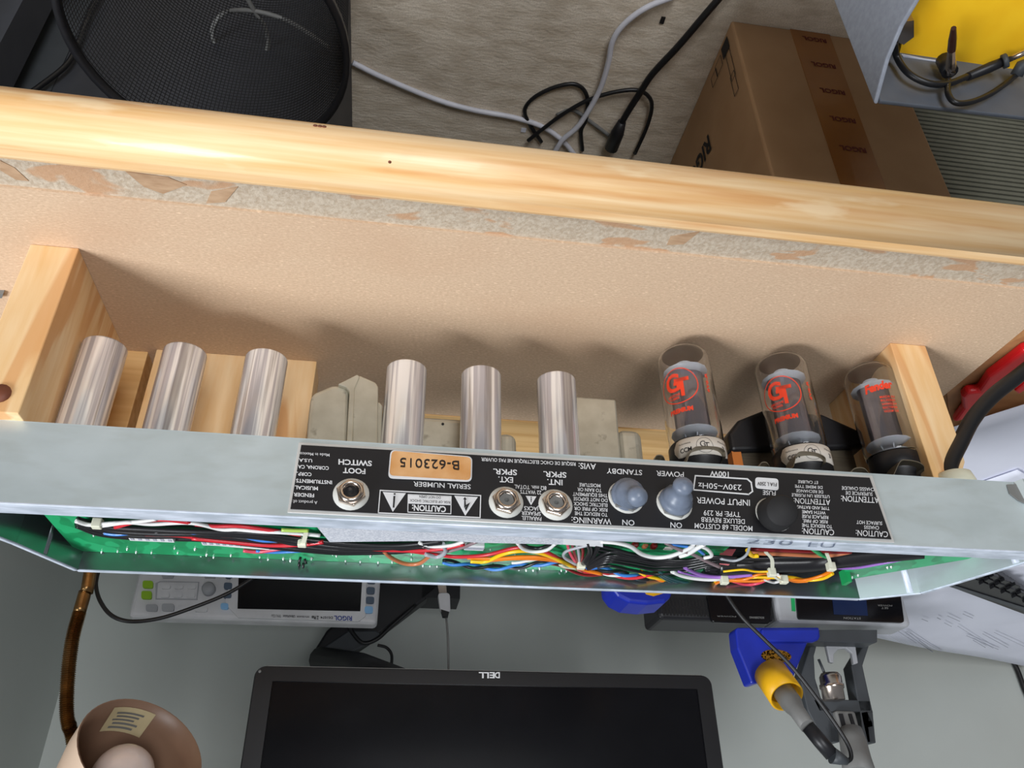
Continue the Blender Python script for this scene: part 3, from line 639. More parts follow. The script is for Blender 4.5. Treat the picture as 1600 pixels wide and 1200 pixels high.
# left harness, blacks first
for k, (dy, zz) in enumerate([(0, .1525), (5, .1545), (10, .1535), (15, .1515), (3, .1560), (8, .1562), (13, .1550), (18, .1535)]):
    wire([(120, 812 + dy * .4), (160, 822 + dy * .6), (230, 823 + dy), (320, 826 + dy), (400, 832 + dy), (470, 841 + dy * .9), (540, 846 + dy), (620, 848 + dy * .8), (690, 844 + dy * .5)], 'black', 6.2, zz, 1.2, k, .004)
wire([(118, 814), (140, 820), (170, 818), (215, 815), (245, 811)], 'white', 4, .1575)
wire([(160, 820), (200, 816), (240, 820), (300, 818), (345, 826), (372, 826), (410, 830), (445, 833), (500, 838)], 'white', 4, .1575, 1, 1, .006)
wire([(180, 824), (215, 815), (255, 812), (300, 817)], 'red', 4, .157)
wire([(305, 819), (335, 822), (375, 822), (420, 828), (470, 836)], 'red', 4, .157)
wire([(228, 834), (280, 836), (330, 843), (380, 848), (440, 852), (490, 850), (560, 856), (640, 860), (690, 857), (725, 850)], 'red', 5, .1555)
wire([(300, 841), (360, 847), (420, 852), (470, 851), (505, 847)], 'red', 4.5, .1565)
wire([(158, 830), (200, 832), (260, 829), (320, 831), (380, 837), (440, 845), (500, 850)], 'blue', 4.2, .1555, 2.4, 0, .011)
wire([(158, 830), (200, 832), (260, 829), (320, 831), (380, 837), (440, 845), (500, 850)], 'black', 4.2, .1555, 2.4, math.pi, .011)
wire([(318, 848), (370, 853), (430, 857), (480, 856)], 'white', 3.6, .1530)
wire([(380, 860), (405, 862), (440, 857), (480, 853)], 'pink', 4.4, .1520)
wire([(400, 861), (430, 863), (470, 861), (520, 857)], 'blue', 3.4, .1520)
wire([(415, 857), (460, 855), (520, 859), (580, 857), (640, 857)], 'grey', 3.6, .1530)
wire([(440, 828), (465, 829), (482, 829)], 'lime', 4, .159)
wire([(600, 861), (612, 872), (634, 881), (656, 880), (672, 868)], 'copper', 4.6, .1540)
wire([(664, 866), (684, 870), (696, 862), (692, 850)], 'grey', 4.8, .1560)
wire([(655, 848), (675, 854), (705, 852), (725, 846)], 'white', 3.8, .157)
wire([(660, 853), (690, 862), (720, 856), (745, 846)], 'taupe', 4, .1550)
# middle
wire([(620, 858), (685, 867), (715, 870), (760, 867), (800, 857), (822, 855), (848, 860), (877, 875), (910, 892)], 'red', 4.2, .1548)
wire([(735, 877), (760, 877), (785, 866), (810, 861), (835, 862), (862, 870), (900, 888)], 'yellow', 4.6, .1555)
wire([(730, 871), (770, 873), (815, 870), (850, 871), (880, 878), (912, 890), (940, 897)], 'orange', 4.4, .1550)
wire([(745, 878), (800, 873), (850, 874), (900, 882)], 'orange', 3.8, .1535)
wire([(692, 877), (735, 884), (772, 887), (810, 885), (847, 880), (885, 879), (922, 886), (960, 893), (1012, 905)], 'blue', 3.8, .1530, 2.6, 0, .0145)
wire([(692, 877), (735, 884), (772, 887), (810, 885), (847, 880), (885, 879), (922, 886), (960, 893), (1012, 905)], 'black', 3.8, .1530, 2.6, math.pi, .0145)
wire([(800, 877), (850, 876), (900, 882), (950, 896), (1010, 900)], 'white', 3.6, .1525, 2.0, 1, .012)
wire([(870, 872), (905, 888), (945, 898), (990, 901), (1030, 898)], 'red', 4, .1535, 2.2, 2.4, .012)
wire([(860, 880), (895, 892), (930, 899), (970, 895)], 'maroon', 4, .1530, 1.5, 2.4, .012)
wire([(808, 848), (818, 858), (835, 862), (855, 859), (868, 849)], 'white', 3.8, .1570)
wire([(812, 846), (826, 855), (845, 856), (866, 848)], 'black', 3.8, .1560)
wire([(940, 848), (905, 855), (884, 862), (882, 871), (900, 882)], 'grey', 3.4, .1565)
for dx in (0, 7, 14, 21): wire([(886 + dx, 846), (890 + dx, 862), (900 + dx * .4, 880)], ['pink', 'maroon', 'grey', 'maroon'][dx // 7], 3.4, .1555)
wire([(918, 846), (922, 862), (912, 880)], 'black', 6, .1570); wire([(936, 848), (928, 866), (916, 882)], 'black', 6, .1565)
# right tangle of black, white and grey
for k, (a, zz) in enumerate([(0, .1570), (4, .1560), (9, .1555), (14, .1545), (-5, .1575), (20, .1535)]):
    wire([(918, 884 + a * .4), (950, 868 + a * .8), (985, 870 + a), (1025, 878 + a * .9), (1070, 878 + a * .7), (1110, 872 + a * .6), (1150, 874 + a * .5)], 'black', 3.8, zz, .8, k, .003)
for k, a in enumerate((0, 5, 10)):
    wire([(930, 852 + a), (960, 858 + a), (1000, 868 + a * .6), (1045, 870 + a * .6), (1080, 856 + a * .6), (1098, 850)], 'black', 3.6, .1578 - k * .001)
wire([(938, 846), (962, 848), (985, 854), (1003, 866), (1025, 871), (1050, 868), (1078, 856), (1085, 848)], 'white', 4.6, .1590)
wire([(1062, 869), (1075, 865), (1088, 857), (1100, 850)], 'white', 5.2, .1592)
wire([(1040, 848), (1060, 858), (1082, 866), (1104, 877), (1124, 886)], 'taupe', 4, .1588)
wire([(1036, 846), (1060, 852), (1085, 856), (1100, 866)], 'blue', 3.4, .1580)
wire([(1090, 852), (1105, 858), (1112, 868), (1100, 872)], 'white', 4, .1585)
wire([(1172, 852), (1165, 868), (1148, 876), (1126, 873)], 'grey', 3, .1590)
wire([(1000, 893), (1015, 900), (1037, 907), (1060, 914), (1085, 917), (1110, 914), (1132, 904), (1170, 900)], 'yellow', 4, .1530, 1.6, 0, .010)
wire([(1000, 893), (1015, 900), (1037, 907), (1060, 914), (1085, 917), (1110, 914), (1132, 904), (1170, 900)], 'orange', 3.8, .1530, 1.6, math.pi, .010)
for k in range(3): wire([(1030, 893 + 3 * k), (1046, 902 + 3 * k), (1068, 909 + 2.5 * k), (1092, 912 + 2 * k), (1118, 912)], 'teal', 3.6, .1535)
wire([(1050, 893), (1067, 900), (1090, 904), (1118, 905), (1150, 900)], 'white', 5, .1545)
wire([(1070, 887), (1088, 896), (1110, 901), (1140, 901), (1175, 898)], 'purple', 4.4, .1550)
wire([(1060, 893), (1090, 900), (1125, 901)], 'purple', 3, .1545)
wire([(1132, 904), (1160, 904), (1190, 898), (1225, 901), (1256, 905), (1283, 901), (1300, 893)], 'orange', 4, .1545, 1.8, 0, .010)
wire([(1132, 906), (1160, 905), (1190, 900), (1225, 902), (1256, 907), (1283, 903), (1300, 895)], 'yellow', 4, .1545, 1.8, math.pi, .010)
wire([(1132, 907), (1160, 908), (1190, 907), (1215, 899), (1240, 908), (1262, 908)], 'orange', 3.6, .1540)
wire([(1145, 908), (1165, 913), (1185, 911), (1205, 902)], 'pink', 4, .1535)
wire([(1195, 906), (1210, 910), (1222, 905), (1215, 898)], 'white', 3.6, .1545)
wire([(1130, 893), (1160, 890), (1180, 893), (1200, 893)], 'yellow', 2.6, .1565)
sl = [(1122, 884), (1160, 883), (1200, 880), (1265, 878), (1305, 872), (1350, 867), (1400, 862), (1440, 858)]
tag(wire(sl, 'black', 22, .1500, name='cable_sleeve'), 'thick black sleeved cable')
for a in (-9, -4, 9, 13): wire([(1100, 878 + a), (1160, 882 + a), (1230, 880 + a), (1300, 876 + a * .8), (1360, 872 + a * .5)], 'black', 5, .1500 + .0012 * (a > 0))
wire([(1290, 886), (1330, 888), (1370, 882), (1410, 874)], 'purple', 3.4, .1500)
for a in (0, 6): wire([(1175, 858 + a), (1230, 860 + a), (1290, 862 + a), (1330, 862)], ['maroon', 'copper'][a > 0], 5, .1520)
wire([(1268, 856), (1282, 866), (1292, 870)], 'green', 5, .1570)
wire([(1168, 860), (1175, 868), (1185, 868)], 'yellow', 5, .1560)
# cable ties
def tie(x, y, band=None, z=.1585):
    c = at(x, y, 2, z); mb = MB().box((c.x - .0024, c.y - .0022, c.z - .004), (c.x + .0024, c.y + .0022, c.z + .0012))
    o = mb.build('cable_tie', M['nylon'], amp, bevel=.0005)
    if band:
        pp = smooth_path([at(*p, 2, z + .0004) for p in band], 5); m2 = MB()
        for a, b in zip(pp, pp[1:]): m2.prism([a - Vector((.0012, 0, 0)), b - Vector((.0012, 0, 0)), b + Vector((.0012, 0, 0)), a + Vector((.0012, 0, 0))], (0, 0, -.0008))
        m2.build('tie_band', M['nylon'], o)
tie(151, 822); tie(472, 851, [(478, 832), (476, 842), (473, 850)]); tie(908, 886, [(898, 890), (884, 888), (876, 884)]); tie(1132, 910)
tie(1206, 898, [(1197, 864), (1206, 874), (1207, 890)]); tie(1225, 909, [(1208, 900), (1216, 906), (1224, 909)]); tie(1299, 889, [(1292, 866), (1296, 876), (1298, 886)])
mb = MB()
for x, y in ((470, 870), (476, 873), (468, 877), (474, 879)):
    p = at(x, y, 2, .151); mb.tube([p, p + Vector((random.uniform(-.003, .003), .001, .003))], .0008, 6)
mb.build('wire_stub', M['w_black'], amp)

# ================================================================== THINGS BEHIND
# ---- monitor
def rring0(x0_, x1_, z0_, z1_, r, n=6):
    out = []
    for (cx_, cz_, a_) in ((x1_ - r, z1_ - r, 0), (x0_ + r, z1_ - r, 90), (x0_ + r, z0_ + r, 180), (x1_ - r, z0_ + r, 270)):
        out += [(cx_ + r * math.cos(math.radians(a_ + 90 * k / n)), cz_ + r * math.sin(math.radians(a_ + 90 * k / n))) for k in range(n + 1)]
    return out
YM = .51
mon = thing('computer_monitor', (-.125, .53, .125), 'black flat monitor with dark screen on an arm behind the amplifier', 'monitor')
mx0, mx1 = -.3785, .1284
mb = MB(); mb.prism([(x, YM, z) for x, z in rring0(mx0, mx1, .1252, .44, .011)], (0, .035, 0)); mb.build('housing', M['bezel'], mon)
z0, z1 = .1405, .425
def rring(x0_, x1_, z0_, z1_, r, n=6):
    out = []
    for (cx_, cz_, a_) in ((x1_ - r, z1_ - r, 0), (x0_ + r, z1_ - r, 90), (x0_ + r, z0_ + r, 180), (x1_ - r, z0_ + r, 270)):
        out += [(cx_ + r * math.cos(math.radians(a_ + 90 * k / n)), cz_ + r * math.sin(math.radians(a_ + 90 * k / n))) for k in range(n + 1)]
    return out
oo, ii = rring(mx0, mx1, .1252, .44, .011), rring(mx0 + .019, mx1 - .0195, z0, z1, .0004); N_ = len(oo)
vs = [(x, YM - .0005, z) for x, z in oo] + [(x, YM - .003, z) for x, z in rring(mx0 + .0015, mx1 - .0015, .1267, .4385, .0095)] + [(x, YM - .003, z) for x, z in ii] + [(x, YM + .001, z) for x, z in ii]
mb = MB(); mb.add(vs, [(q * N_ + k, q * N_ + (k + 1) % N_, (q + 1) * N_ + (k + 1) % N_, (q + 1) * N_ + k) for q in range(3) for k in range(N_)]); mb.build('bezel', M['bezel'], mon)
MB().box((mx0 + .019, YM - .0008, z0), (mx1 - .0195, YM + .001, z1)).build('screen', M['lcd'], mon)
mb = MB()
def putY(mb, s, xl, xr, yc, h, Y, bold=.02, sl=.024, shear=0):
    v, f = text2d(s, bold, shear); xc = (xl + xr) / 2
    A = at(xr, yc + sl * (xr - xc), 1, Y); B = at(xl, yc + sl * (xl - xc), 1, Y); lo = at(xc, yc - h / 2, 1, Y); hi = at(xc, yc + h / 2, 1, Y)
    base = A + lo - (A + B) / 2; mb.add([base + (B - A) * x + (hi - lo) * y for x, y in v], f)
putY(mb, "D", 773, 781, 1055, 9, YM - .0034, .03); putY(mb, "E", 765, 773, 1055, 9, YM - .0034, .03); putY(mb, "LL", 748, 764, 1055, 9, YM - .0034, .03); mb.build('maker_lettering', M['white'], mon)
c = at(406, 1049, 1, YM - .0032); MB().lathe([(0, 0), (.0016, 0), (.0016, .0006), (0, .0006)], c, (0, -1, 0), 12).build('power_light', M['mgrey'], mon)
mb = MB(); mb.box((mx0 + .011, YM - .0012, .1247), (mx1 - .011, YM + .0, .1254)); mb.build('chrome_edge', M['mgrey'], mon)
# ---- monitor arm (clamped to the desk, passes behind the oscilloscope)
arm = thing('monitor_arm', at(700, 905, 1, .86), 'black jointed monitor arm rising behind the oscilloscope', 'monitor arm')
YA = .84
mb = MB(); prismpx(mb, [(600, 905), (700, 905), (675, 928), (600, 985), (545, 1022), (505, 1036), (491, 1036), (493, 1012), (510, 985), (552, 948)], YA, .035); mb.build('lower_arm', M['blackp'], arm, bevel=.004)
mb = MB(); prismpx(mb, [(505, 1012), (545, 985), (588, 985), (598, 992), (560, 1014), (515, 1032)], YA - .006, .006); mb.build('arm_cover', M['dgrey'], arm, bevel=.002)
p = [at(500, 1030, 1, YA), at(560, 1040, 1, .75), at(640, 1075, 1, .56)]; MB().tube(p, .018, 12).build('upper_arm', M['blackp'], arm)
a = at(690, 905, 1, YA); MB().box((a.x - .03, YA, -.125), (a.x + .03, YA + .06, a.z + .03)).build('clamp', M['blackp'], arm)
pp = smooth_path([at(x, y, 1, .83) for x, y in ((590, 1008), (604, 1012), (612, 1024), (611, 1045))], 6); MB().tube(pp, .0022, 8).build('cable', M['cordk'], arm)
pp = smooth_path([at(x, y, 1, .825) for x, y in ((545, 975), (552, 990), (568, 1005), (590, 998), (612, 978), (650, 945))], 6); MB().tube(pp, .0030, 8).build('cable', M['cordk'], arm)
# ---- hanging usb lead
usb = thing('usb_cable', at(692, 940, 1, .62), 'silver usb plug hanging down on a thin lead in front of the wall', 'cable')
mb = MB(); prismpx(mb, [(684, 914), (697, 914), (698, 926), (686, 926)], .62, .005); mb.build('plug', M['nut'], usb)
mb = MB(); prismpx(mb, roundrect([(684, 926), (703, 926), (704, 958), (688, 956)], 6), .618, .009); mb.build('plug_cover', M['scopew'], usb, bevel=.001)
mb = MB(); prismpx(mb, [(689, 952), (702, 956), (700, 964), (692, 963)], .617, .008); mb.build('strain_boot', M['blackp'], usb)
MB().tube(smooth_path([at(697, 962, 1, .622), at(700, 1000, 1, .622), at(701, 1060, 1, .624), at(702, 1100, 1, .63)], 5), .0014, 8).build('lead', M['mgrey'], usb)

# ---- oscilloscope
YS = .69
osc = thing('oscilloscope', (.16, .75, -.125), 'white bench oscilloscope with dark screen and rows of keys', 'oscilloscope')
sx0, sx1, szt = .0060, .3225, .0300
mb = MB(); mb.box((sx0, YS, -.1249), (sx1, YS + .028, szt)); mb.build('case', M['scopew'], osc, bevel=.006, bseg=3)
MB().box((sx0 + .01, YS + .0285, -.1249), (sx1 - .01, YS + .12, -.002)).build('rear_case', M['scopeg'], osc, bevel=.006)
def sface(pts, m, name, t=.003, d=0.0, bev=0, lab=None, par=osc):
    mb = MB(); prismpx(mb, pts, YS - t - d, t + .0005); o = mb.build(name, M[m], par, bevel=bev)
    if lab: tag(o, lab)
    return o
scr = sface([(373, 897), (566, 905), (563, 955), (371, 951)], 'lcd', 'screen', .0025)
sface([(363, 893), (373, 893), (371, 951), (563, 955), (566, 903), (573, 903), (571, 963), (560, 971), (372, 965), (352, 944), (352, 938)], 'scopew', 'screen_surround', .0035, bev=.0005)
KEYS = [('keygreen', (223, 907, 239, 919)), ('keygreen', (221, 923, 237, 936)), ('scopeg', (228, 944, 246, 955)), ('scopeg', (253, 943, 272, 955)), ('scopew', (278, 945, 298, 954)), ('scopew', (304, 947, 324, 956)),
        ('keycyan', (345, 942, 357, 952)), ('keyblue', (349, 926, 362, 935)), ('keyblue', (350, 910, 363, 921)), ('keyblue', (352, 895, 364, 904)),
        ('keyblue', (574, 903, 587, 912)), ('keyblue', (573, 917, 586, 928)), ('keyblue', (572, 932, 585, 943)), ('keycyan', (570, 947, 583, 958))]
for m, (x0, y0, x1, y1) in KEYS:
    k = sface(roundrect([(x0, y0), (x1, y0 + .5), (x1 - .5, y1), (x0 - .5, y1 - .5)], 3, 2), m, 'key', .004)
for j in range(3):
    for i in range(2):
        x0 = 252 + j * 20 - i * 1.5; y0 = 912 + i * 13.5
        sface(roundrect([(x0, y0), (x0 + 14, y0 + .3), (x0 + 14, y0 + 8), (x0, y0 + 8)], 3, 2), 'scopew', 'key', .005)
for a in range(2): pass
sface([(243, 911), (250, 908), (311, 909), (308, 937), (243, 936)], 'scopeg', 'key_panel', .0018)
sface([(247, 911.5), (251, 909.5), (309.5, 910.5), (306.5, 935.5), (245, 934.5)], 'scopew', 'key_panel', .0022)
c = at(327, 922, 1, YS); MB().lathe([(0, 0), (.0085, 0), (.0080, .010), (.006, .0125), (0, .0125)], c, (0, -1, 0), 22).build('knob', M['scopeg'], osc)
for x, y in ((262, 898), (328, 898)):
    sface([(x - 12, y - 6), (x + 12, y - 6), (x + 8, y + 5), (x - 8, y + 5)], 'scopeg', 'knob_base', .003)
mb = MB(); putY(mb, "RIGOL", 522, 550, 966, 7, YS - .0042, .025); mb.build('maker_lettering', M['navy'], osc)
mb = MB(); putY(mb, "DS1074", 501, 520, 965, 3.6, YS - .0042); putY(mb, "Z Plus", 487, 498, 965, 5, YS - .0042, .04); putY(mb, "DIGITAL OSCILLOSCOPE", 464, 483, 963.5, 2.4, YS - .0042)
putY(mb, "UltraVision", 442, 461, 963, 4, YS - .0042); putY(mb, "70MHz 1GSa/s", 424, 439, 962.5, 4.5, YS - .0042, 0); mb.build('model_lettering', M['ink'], osc)

# ---- desk lamp with brass gooseneck
lamp = thing('desk_lamp', (.29, .36, -.125), 'cream desk lamp with a ribbed brass gooseneck', 'lamp')
MB().lathe([(0, 0), (.055, 0), (.055, .008), (.02, .018), (0, .018)], (.288, .36, -.1249), seg=30).build('base', M['brass'], lamp)
g0 = Vector((.288, .36, -.108)); YG = .36
low = [g0, at(141, 893, 1, YG), at(133, 925, 1, YG), at(124, 957, 1, YG)]
MB().tube(smooth_path(low, 5), .0055, 14).build('stem', M['brass'], lamp)
C0 = at(222, 1172, 1, .30)                                   # centre of the shade's opening
axL = Vector((.52, .62, .58)).normalized()                 # towards the back of the shade
hp = smooth_path([at(124, 957, 1, YG), at(113, 1000, 1, YG), at(106, 1060, 1, YG), at(105, 1120, 1, .365), at(116, 1165, 1, .37), C0 + axL * .085], 16)
rr = [.0056 + (.0011 if i % 2 else 0) for i in range(len(hp))]
dense = smooth_path(hp[::4], 9); rr = [.0049 + .0011 * (i % 2) for i in range(len(dense))]
MB().tube(dense, rr, 12, smooth=False).build('gooseneck', M['brass'], lamp)
mb = MB(); r0 = .0490
mb.lathe([(r0, 0), (r0 * .98, .02), (r0 * .88, .05), (r0 * .72, .072), (r0 * .5, .085), (0, .090), ], C0, axL, 48)
sh = mb.build('shade', M['cream'], lamp)
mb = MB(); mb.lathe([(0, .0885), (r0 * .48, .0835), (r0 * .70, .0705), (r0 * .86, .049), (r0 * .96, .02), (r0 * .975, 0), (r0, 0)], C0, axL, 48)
mb.build('shade_inner_shaded', mat('lamp_inner_shaded', srgb(140, 110, 90), .4), sh)  # inner face of the lampshade, its shading put into a darker colour
cb = C0 + axL * .028
mb = MB(); prof = [(.023 * math.sin(math.pi * k / 12), -.023 * math.cos(math.pi * k / 12)) for k in range(11)] + [(.013, .040), (.013, .062), (0, .062)]
mb.lathe(prof, cb, axL, 28); mb.build('bulb', M['bulb'], lamp)
# sticker on the inside of the shade: patch bent to the inner wall
def shade_pt(a, h, rad):
    N = axL.orthogonal().normalized(); B = axL.cross(N); return C0 + axL * h + (N * math.cos(a) + B * math.sin(a)) * rad
best = min([k * .05 for k in range(126)], key=lambda a: (lambda q: ((800 + FPX * (R.transposed() @ (q - CAM)).x / (R.transposed() @ (q - CAM)).z - 195) ** 2 + (600 + FPX * (R.transposed() @ (q - CAM)).y / (R.transposed() @ (q - CAM)).z - 1112) ** 2))(shade_pt(a, .022, .0565)))
mb = MB(); mk = MB()
def patch(mb, a0, a1, h0, h1, off):
    n = 8; vs = []
    for i in range(n + 1):
        a = a0 + (a1 - a0) * i / n
        for h in (h0, h1):
            rad = .0470 - max(0, h - .02) * .20 - off; vs.append(shade_pt(a, h, rad))
    mb.add(vs, [(2 * i, 2 * i + 1, 2 * i + 3, 2 * i + 2) for i in range(n)])
patch(mb, best - .38, best + .38, .006, .030, .0008); st = mb.build('sticker', M['sticker'], sh)
for q in range(5): patch(mk, best - .28 + .04 * (q % 2), best + .22 - .05 * (q % 3), .010 + q * .0036, .0118 + q * .0036, .0022)
# (rows of print too small to read are left as grey bars)
mk.build('sticker_print', M['mgrey'], lamp)

# ---- black probe lead in front of the oscilloscope
pr = MB().tube(smooth_path([at(x, y, 1, .40) for x, y in ((154, 890), (150, 915), (157, 940), (175, 962), (205, 971), (250, 966), (300, 950), (350, 930), (385, 910), (410, 892))], 6), .0019, 8).build('test_lead', M['cordk'])
tag(pr, 'black test lead looping in front of the oscilloscope', 'cable')

# ---- soldering stations
YT = .50
st1 = thing('soldering_station', (-.395, .56, -.125), 'black soldering station with vented side, left of the grey one in the photo', 'soldering station')
mb = MB(); mb.box((-.466, YT, -.1249), (-.321, YT + .06, .0640)); mb.build('case', M['blackp'], st1, bevel=.006, bseg=3)
mb = MB(); prismpx(mb, roundrect([(1104, 928), (1207, 931), (1203, 975), (1112, 972)], 6), YT - .004, .0045); mb.build('front_panel', M['lcd'], st1, bevel=.001)
mb = MB()
for r_ in range(2):
    for k in range(16): mb.box((-.3265 - k * .0042, YT - .0006, .040 + r_ * .011), (-.3285 - k * .0042, YT + .001, .049 + r_ * .011))
mb.build('vent_slot', M['blackm'], st1)
mb = MB(); putY(mb, "SOLDERING", 1171, 1194, 965, 3, YT - .0047); putY(mb, "POWER", 1120, 1150, 963, 2.2, YT - .0047, 0); mb.build('panel_print', M['mgrey'], st1)
st2 = thing('soldering_station', (-.555, .56, -.125), 'grey soldering station with black glass front and blue display', 'soldering station')
mb = MB(); mb.box((-.6455, YT, -.1249), (-.4690, YT + .045, .0640)); mb.build('case', M['scopeg'], st2, bevel=.006, bseg=3)
mb = MB(); prismpx(mb, roundrect([(1242, 900), (1404, 905), (1413, 973), (1247, 967)], 5), YT - .003, .0035); mb.build('front_glass', M['lcd'], st2)
mb = MB(); prismpx(mb, [(1299, 920), (1352, 922), (1356, 962), (1303, 960)], YT - .0036, .0008); mb.build('display', M['bluescr'], st2)
mb = MB(); prismpx(mb, [(1236, 925), (1241, 925), (1243, 955), (1238, 954)], YT - .002, .0025); mb.build('green_stripe', M['w_green'], st2)
mb = MB(); putY(mb, "STATION", 1318, 1345, 966, 3.2, YT - .0040); putY(mb, "POWER", 1371, 1394, 946, 2.5, YT - .0040, 0); putY(mb, "SET", 1377, 1388, 950, 3, YT - .0040, 0); mb.build('panel_print', M['mgrey'], st2)

# blue and yellow tool holder peeping past the far lip
hb = thing('iron_holder', at(1010, 930, 1, .46), 'blue and yellow iron holder just showing beyond the chassis, left of the black station', 'iron holder')
c = at(1012, 905, 1, .46); hb.location = (c.x, .46, -.125)
mb = MB(); q = [at(x, y, 1, .44) for x, y in ((1051, 915), (1050, 932), (1040, 941), (1012, 944), (984, 941), (966, 932), (955, 918))]; lo = [Vector((q[-1].x, .44, -.1249)), Vector((q[0].x, .44, -.1249))]
mb.prism(q + lo, (0, .045, 0)); mb.build('holder_body', M['blue'], hb, bevel=.004, bseg=3)
mb = MB(); prismpx(mb, [(1003, 915), (1040, 917), (1036, 927), (1022, 931), (1010, 928)], .4385, .003); mb.build('holder_cap', M['yellowp'], hb)

# iron stand on top of the stations, with soldering iron
YH = .49
ho = thing('iron_holder', (-.46, .50, .069), 'blue cone-shaped iron holder with brass wool, on top of the black station', 'iron holder')
mb = MB(); prismpx(mb, [(1149, 984), (1152, 980), (1280, 980), (1282, 996), (1262, 1004), (1240, 1058), (1232, 1050), (1180, 1068), (1174, 1068), (1152, 1012)], YH, .022); mb.build('holder_body', M['blue'], ho, bevel=.004, bseg=3)
mb = MB(); prismpx(mb, [(1190, 982), (1281, 982), (1281, 999), (1272, 1003), (1200, 1003), (1190, 998)], YH - .006, .008); mb.build('sponge_tray', M['blue'], ho, bevel=.0025)
c = at(1213, 1025, 1, YH - .0008)
mb = MB(); n = 24; mb.prism([c + Vector((.0185 * math.cos(2 * math.pi * k / n), 0, .0075 * math.sin(2 * math.pi * k / n))) for k in range(n)], (0, .001, 0)); mb.build('brass_wool', M['wool'], ho)
mb = MB(); prismpx(mb, [(1252, 984), (1371, 984), (1371, 1003), (1365, 1005), (1252, 1002)], YH + .002, .024); mb.build('stand_base', M['dgrey'], ho, bevel=.001)
iron = thing('soldering_iron', at(1215, 1068, 1, .47), 'soldering iron with a yellow sleeve and grey grip, resting in the blue holder', 'soldering iron')
A, B = at(1204, 1052, 1, .480), at(1229, 1088, 1, .455)
ax = (B - A); MB().lathe([(0, 0), (.0190, 0), (.0190, ax.length), (.0170, ax.length), (.0160, ax.length - .012), (0, ax.length - .012)], A, ax, 30).build('yellow_sleeve', M['yellowp'], iron)
D = at(1262, 1135, 1, .425); E_ = at(1300, 1180, 1, .42); Fp = at(1324, 1190, 1, .42)
A2 = B - ax.normalized() * .012
MB().tube([A2, B + (D - B) * .25, B + (D - B) * .5, D], [.0118, .0115, .0085, .0080], 18).build('grip', M['mgrey'], iron)
MB().tube([D, D + (E_ - D) * .5, E_], [.0072, .0078, .0074], 16).build('handle', M['blackp'], iron)
MB().tube([E_, E_ + (Fp - E_) * .6, Fp], [.0084, .0058, .0035], 14).build('cord_boot', M['dgrey'], iron)
MB().tube(smooth_path([Fp, at(1330, 1182, 1, .42), at(1322, 1158, 1, .42), at(1290, 1110, 1, .42), at(1240, 1045, 1, .42), at(1195, 1000, 1, .42), at(1160, 965, 1, .42), at(1134, 928, 1, .42), at(1120, 900, 1, .42)], 6), .0022, 8).build('cord', M['cordk'], iron)
# dark frame holder behind
fr = thing('tool_stand', at(1310, 1005, 1, .52), 'dark grey open-frame tool stand on the grey station, holding a chrome nozzle', 'tool stand')
fr.location.z = .0635
mb = MB()
for poly in ([(1268, 1003), (1278, 1003), (1272, 1025), (1274, 1060), (1283, 1090), (1300, 1112), (1302, 1160), (1288, 1160), (1262, 1110), (1250, 1060)],
             [(1352, 1003), (1360, 1003), (1348, 1040), (1360, 1095), (1368, 1160), (1355, 1162), (1340, 1095), (1330, 1040)],
             [(1270, 1092), (1360, 1094), (1362, 1112), (1280, 1112)], [(1288, 1112), (1306, 1112), (1312, 1160), (1290, 1158)], [(1344, 1112), (1362, 1112), (1369, 1161), (1350, 1161)]):
    prismpx(mb, poly, .52, .02)
mb.build('frame', M['dgrey'], fr, bevel=.0012)
mb = MB(); prismpx(mb, [(1290, 1004), (1336, 1004), (1341, 1036), (1334, 1038), (1331, 1020), (1322, 1013), (1310, 1014), (1303, 1022), (1303, 1036), (1297, 1034)], .512, .006); mb.build('fork', M['scopeg'], fr, bevel=.001)
mb = MB(); ax = at(1303, 1094, 1, .51) - at(1296, 1052, 1, .51)
mb.lathe([(0, 0), (.010, 0), (.0125, .004), (.0125, .012), (.0138, .013), (.0138, .017), (.0125, .018), (.0125, ax.length), (0, ax.length)], at(1296, 1052, 1, .51), ax, 24); mb.build('nozzle', M['nut'], fr)
MB().tube([at(1279, 1030, 1, .51), at(1290, 1056, 1, .51)], .0016, 8).build('nozzle_rod', M['dgrey'], fr)
mb = MB(); prismpx(mb, roundrect([(1304, 1110), (1336, 1111), (1345, 1145), (1314, 1146)], 5), .514, .024); mb.build('socket', M['mgrey'], fr, bevel=.002)
mb = MB(); prismpx(mb, [(1311, 1115), (1317, 1115), (1322, 1134), (1317, 1137)], .512, .003); prismpx(mb, [(1326, 1115), (1331, 1115), (1337, 1134), (1333, 1137)], .512, .003); mb.build('socket_slot', M['blackp'], fr)
MB().tube([at(1328, 1142, 1, .50), at(1333, 1160, 1, .495), at(1338, 1185, 1, .49), at(1344, 1215, 1, .48)], [.0135, .0145, .0155, .0180], 20).build('handle', M['mgrey'], fr)

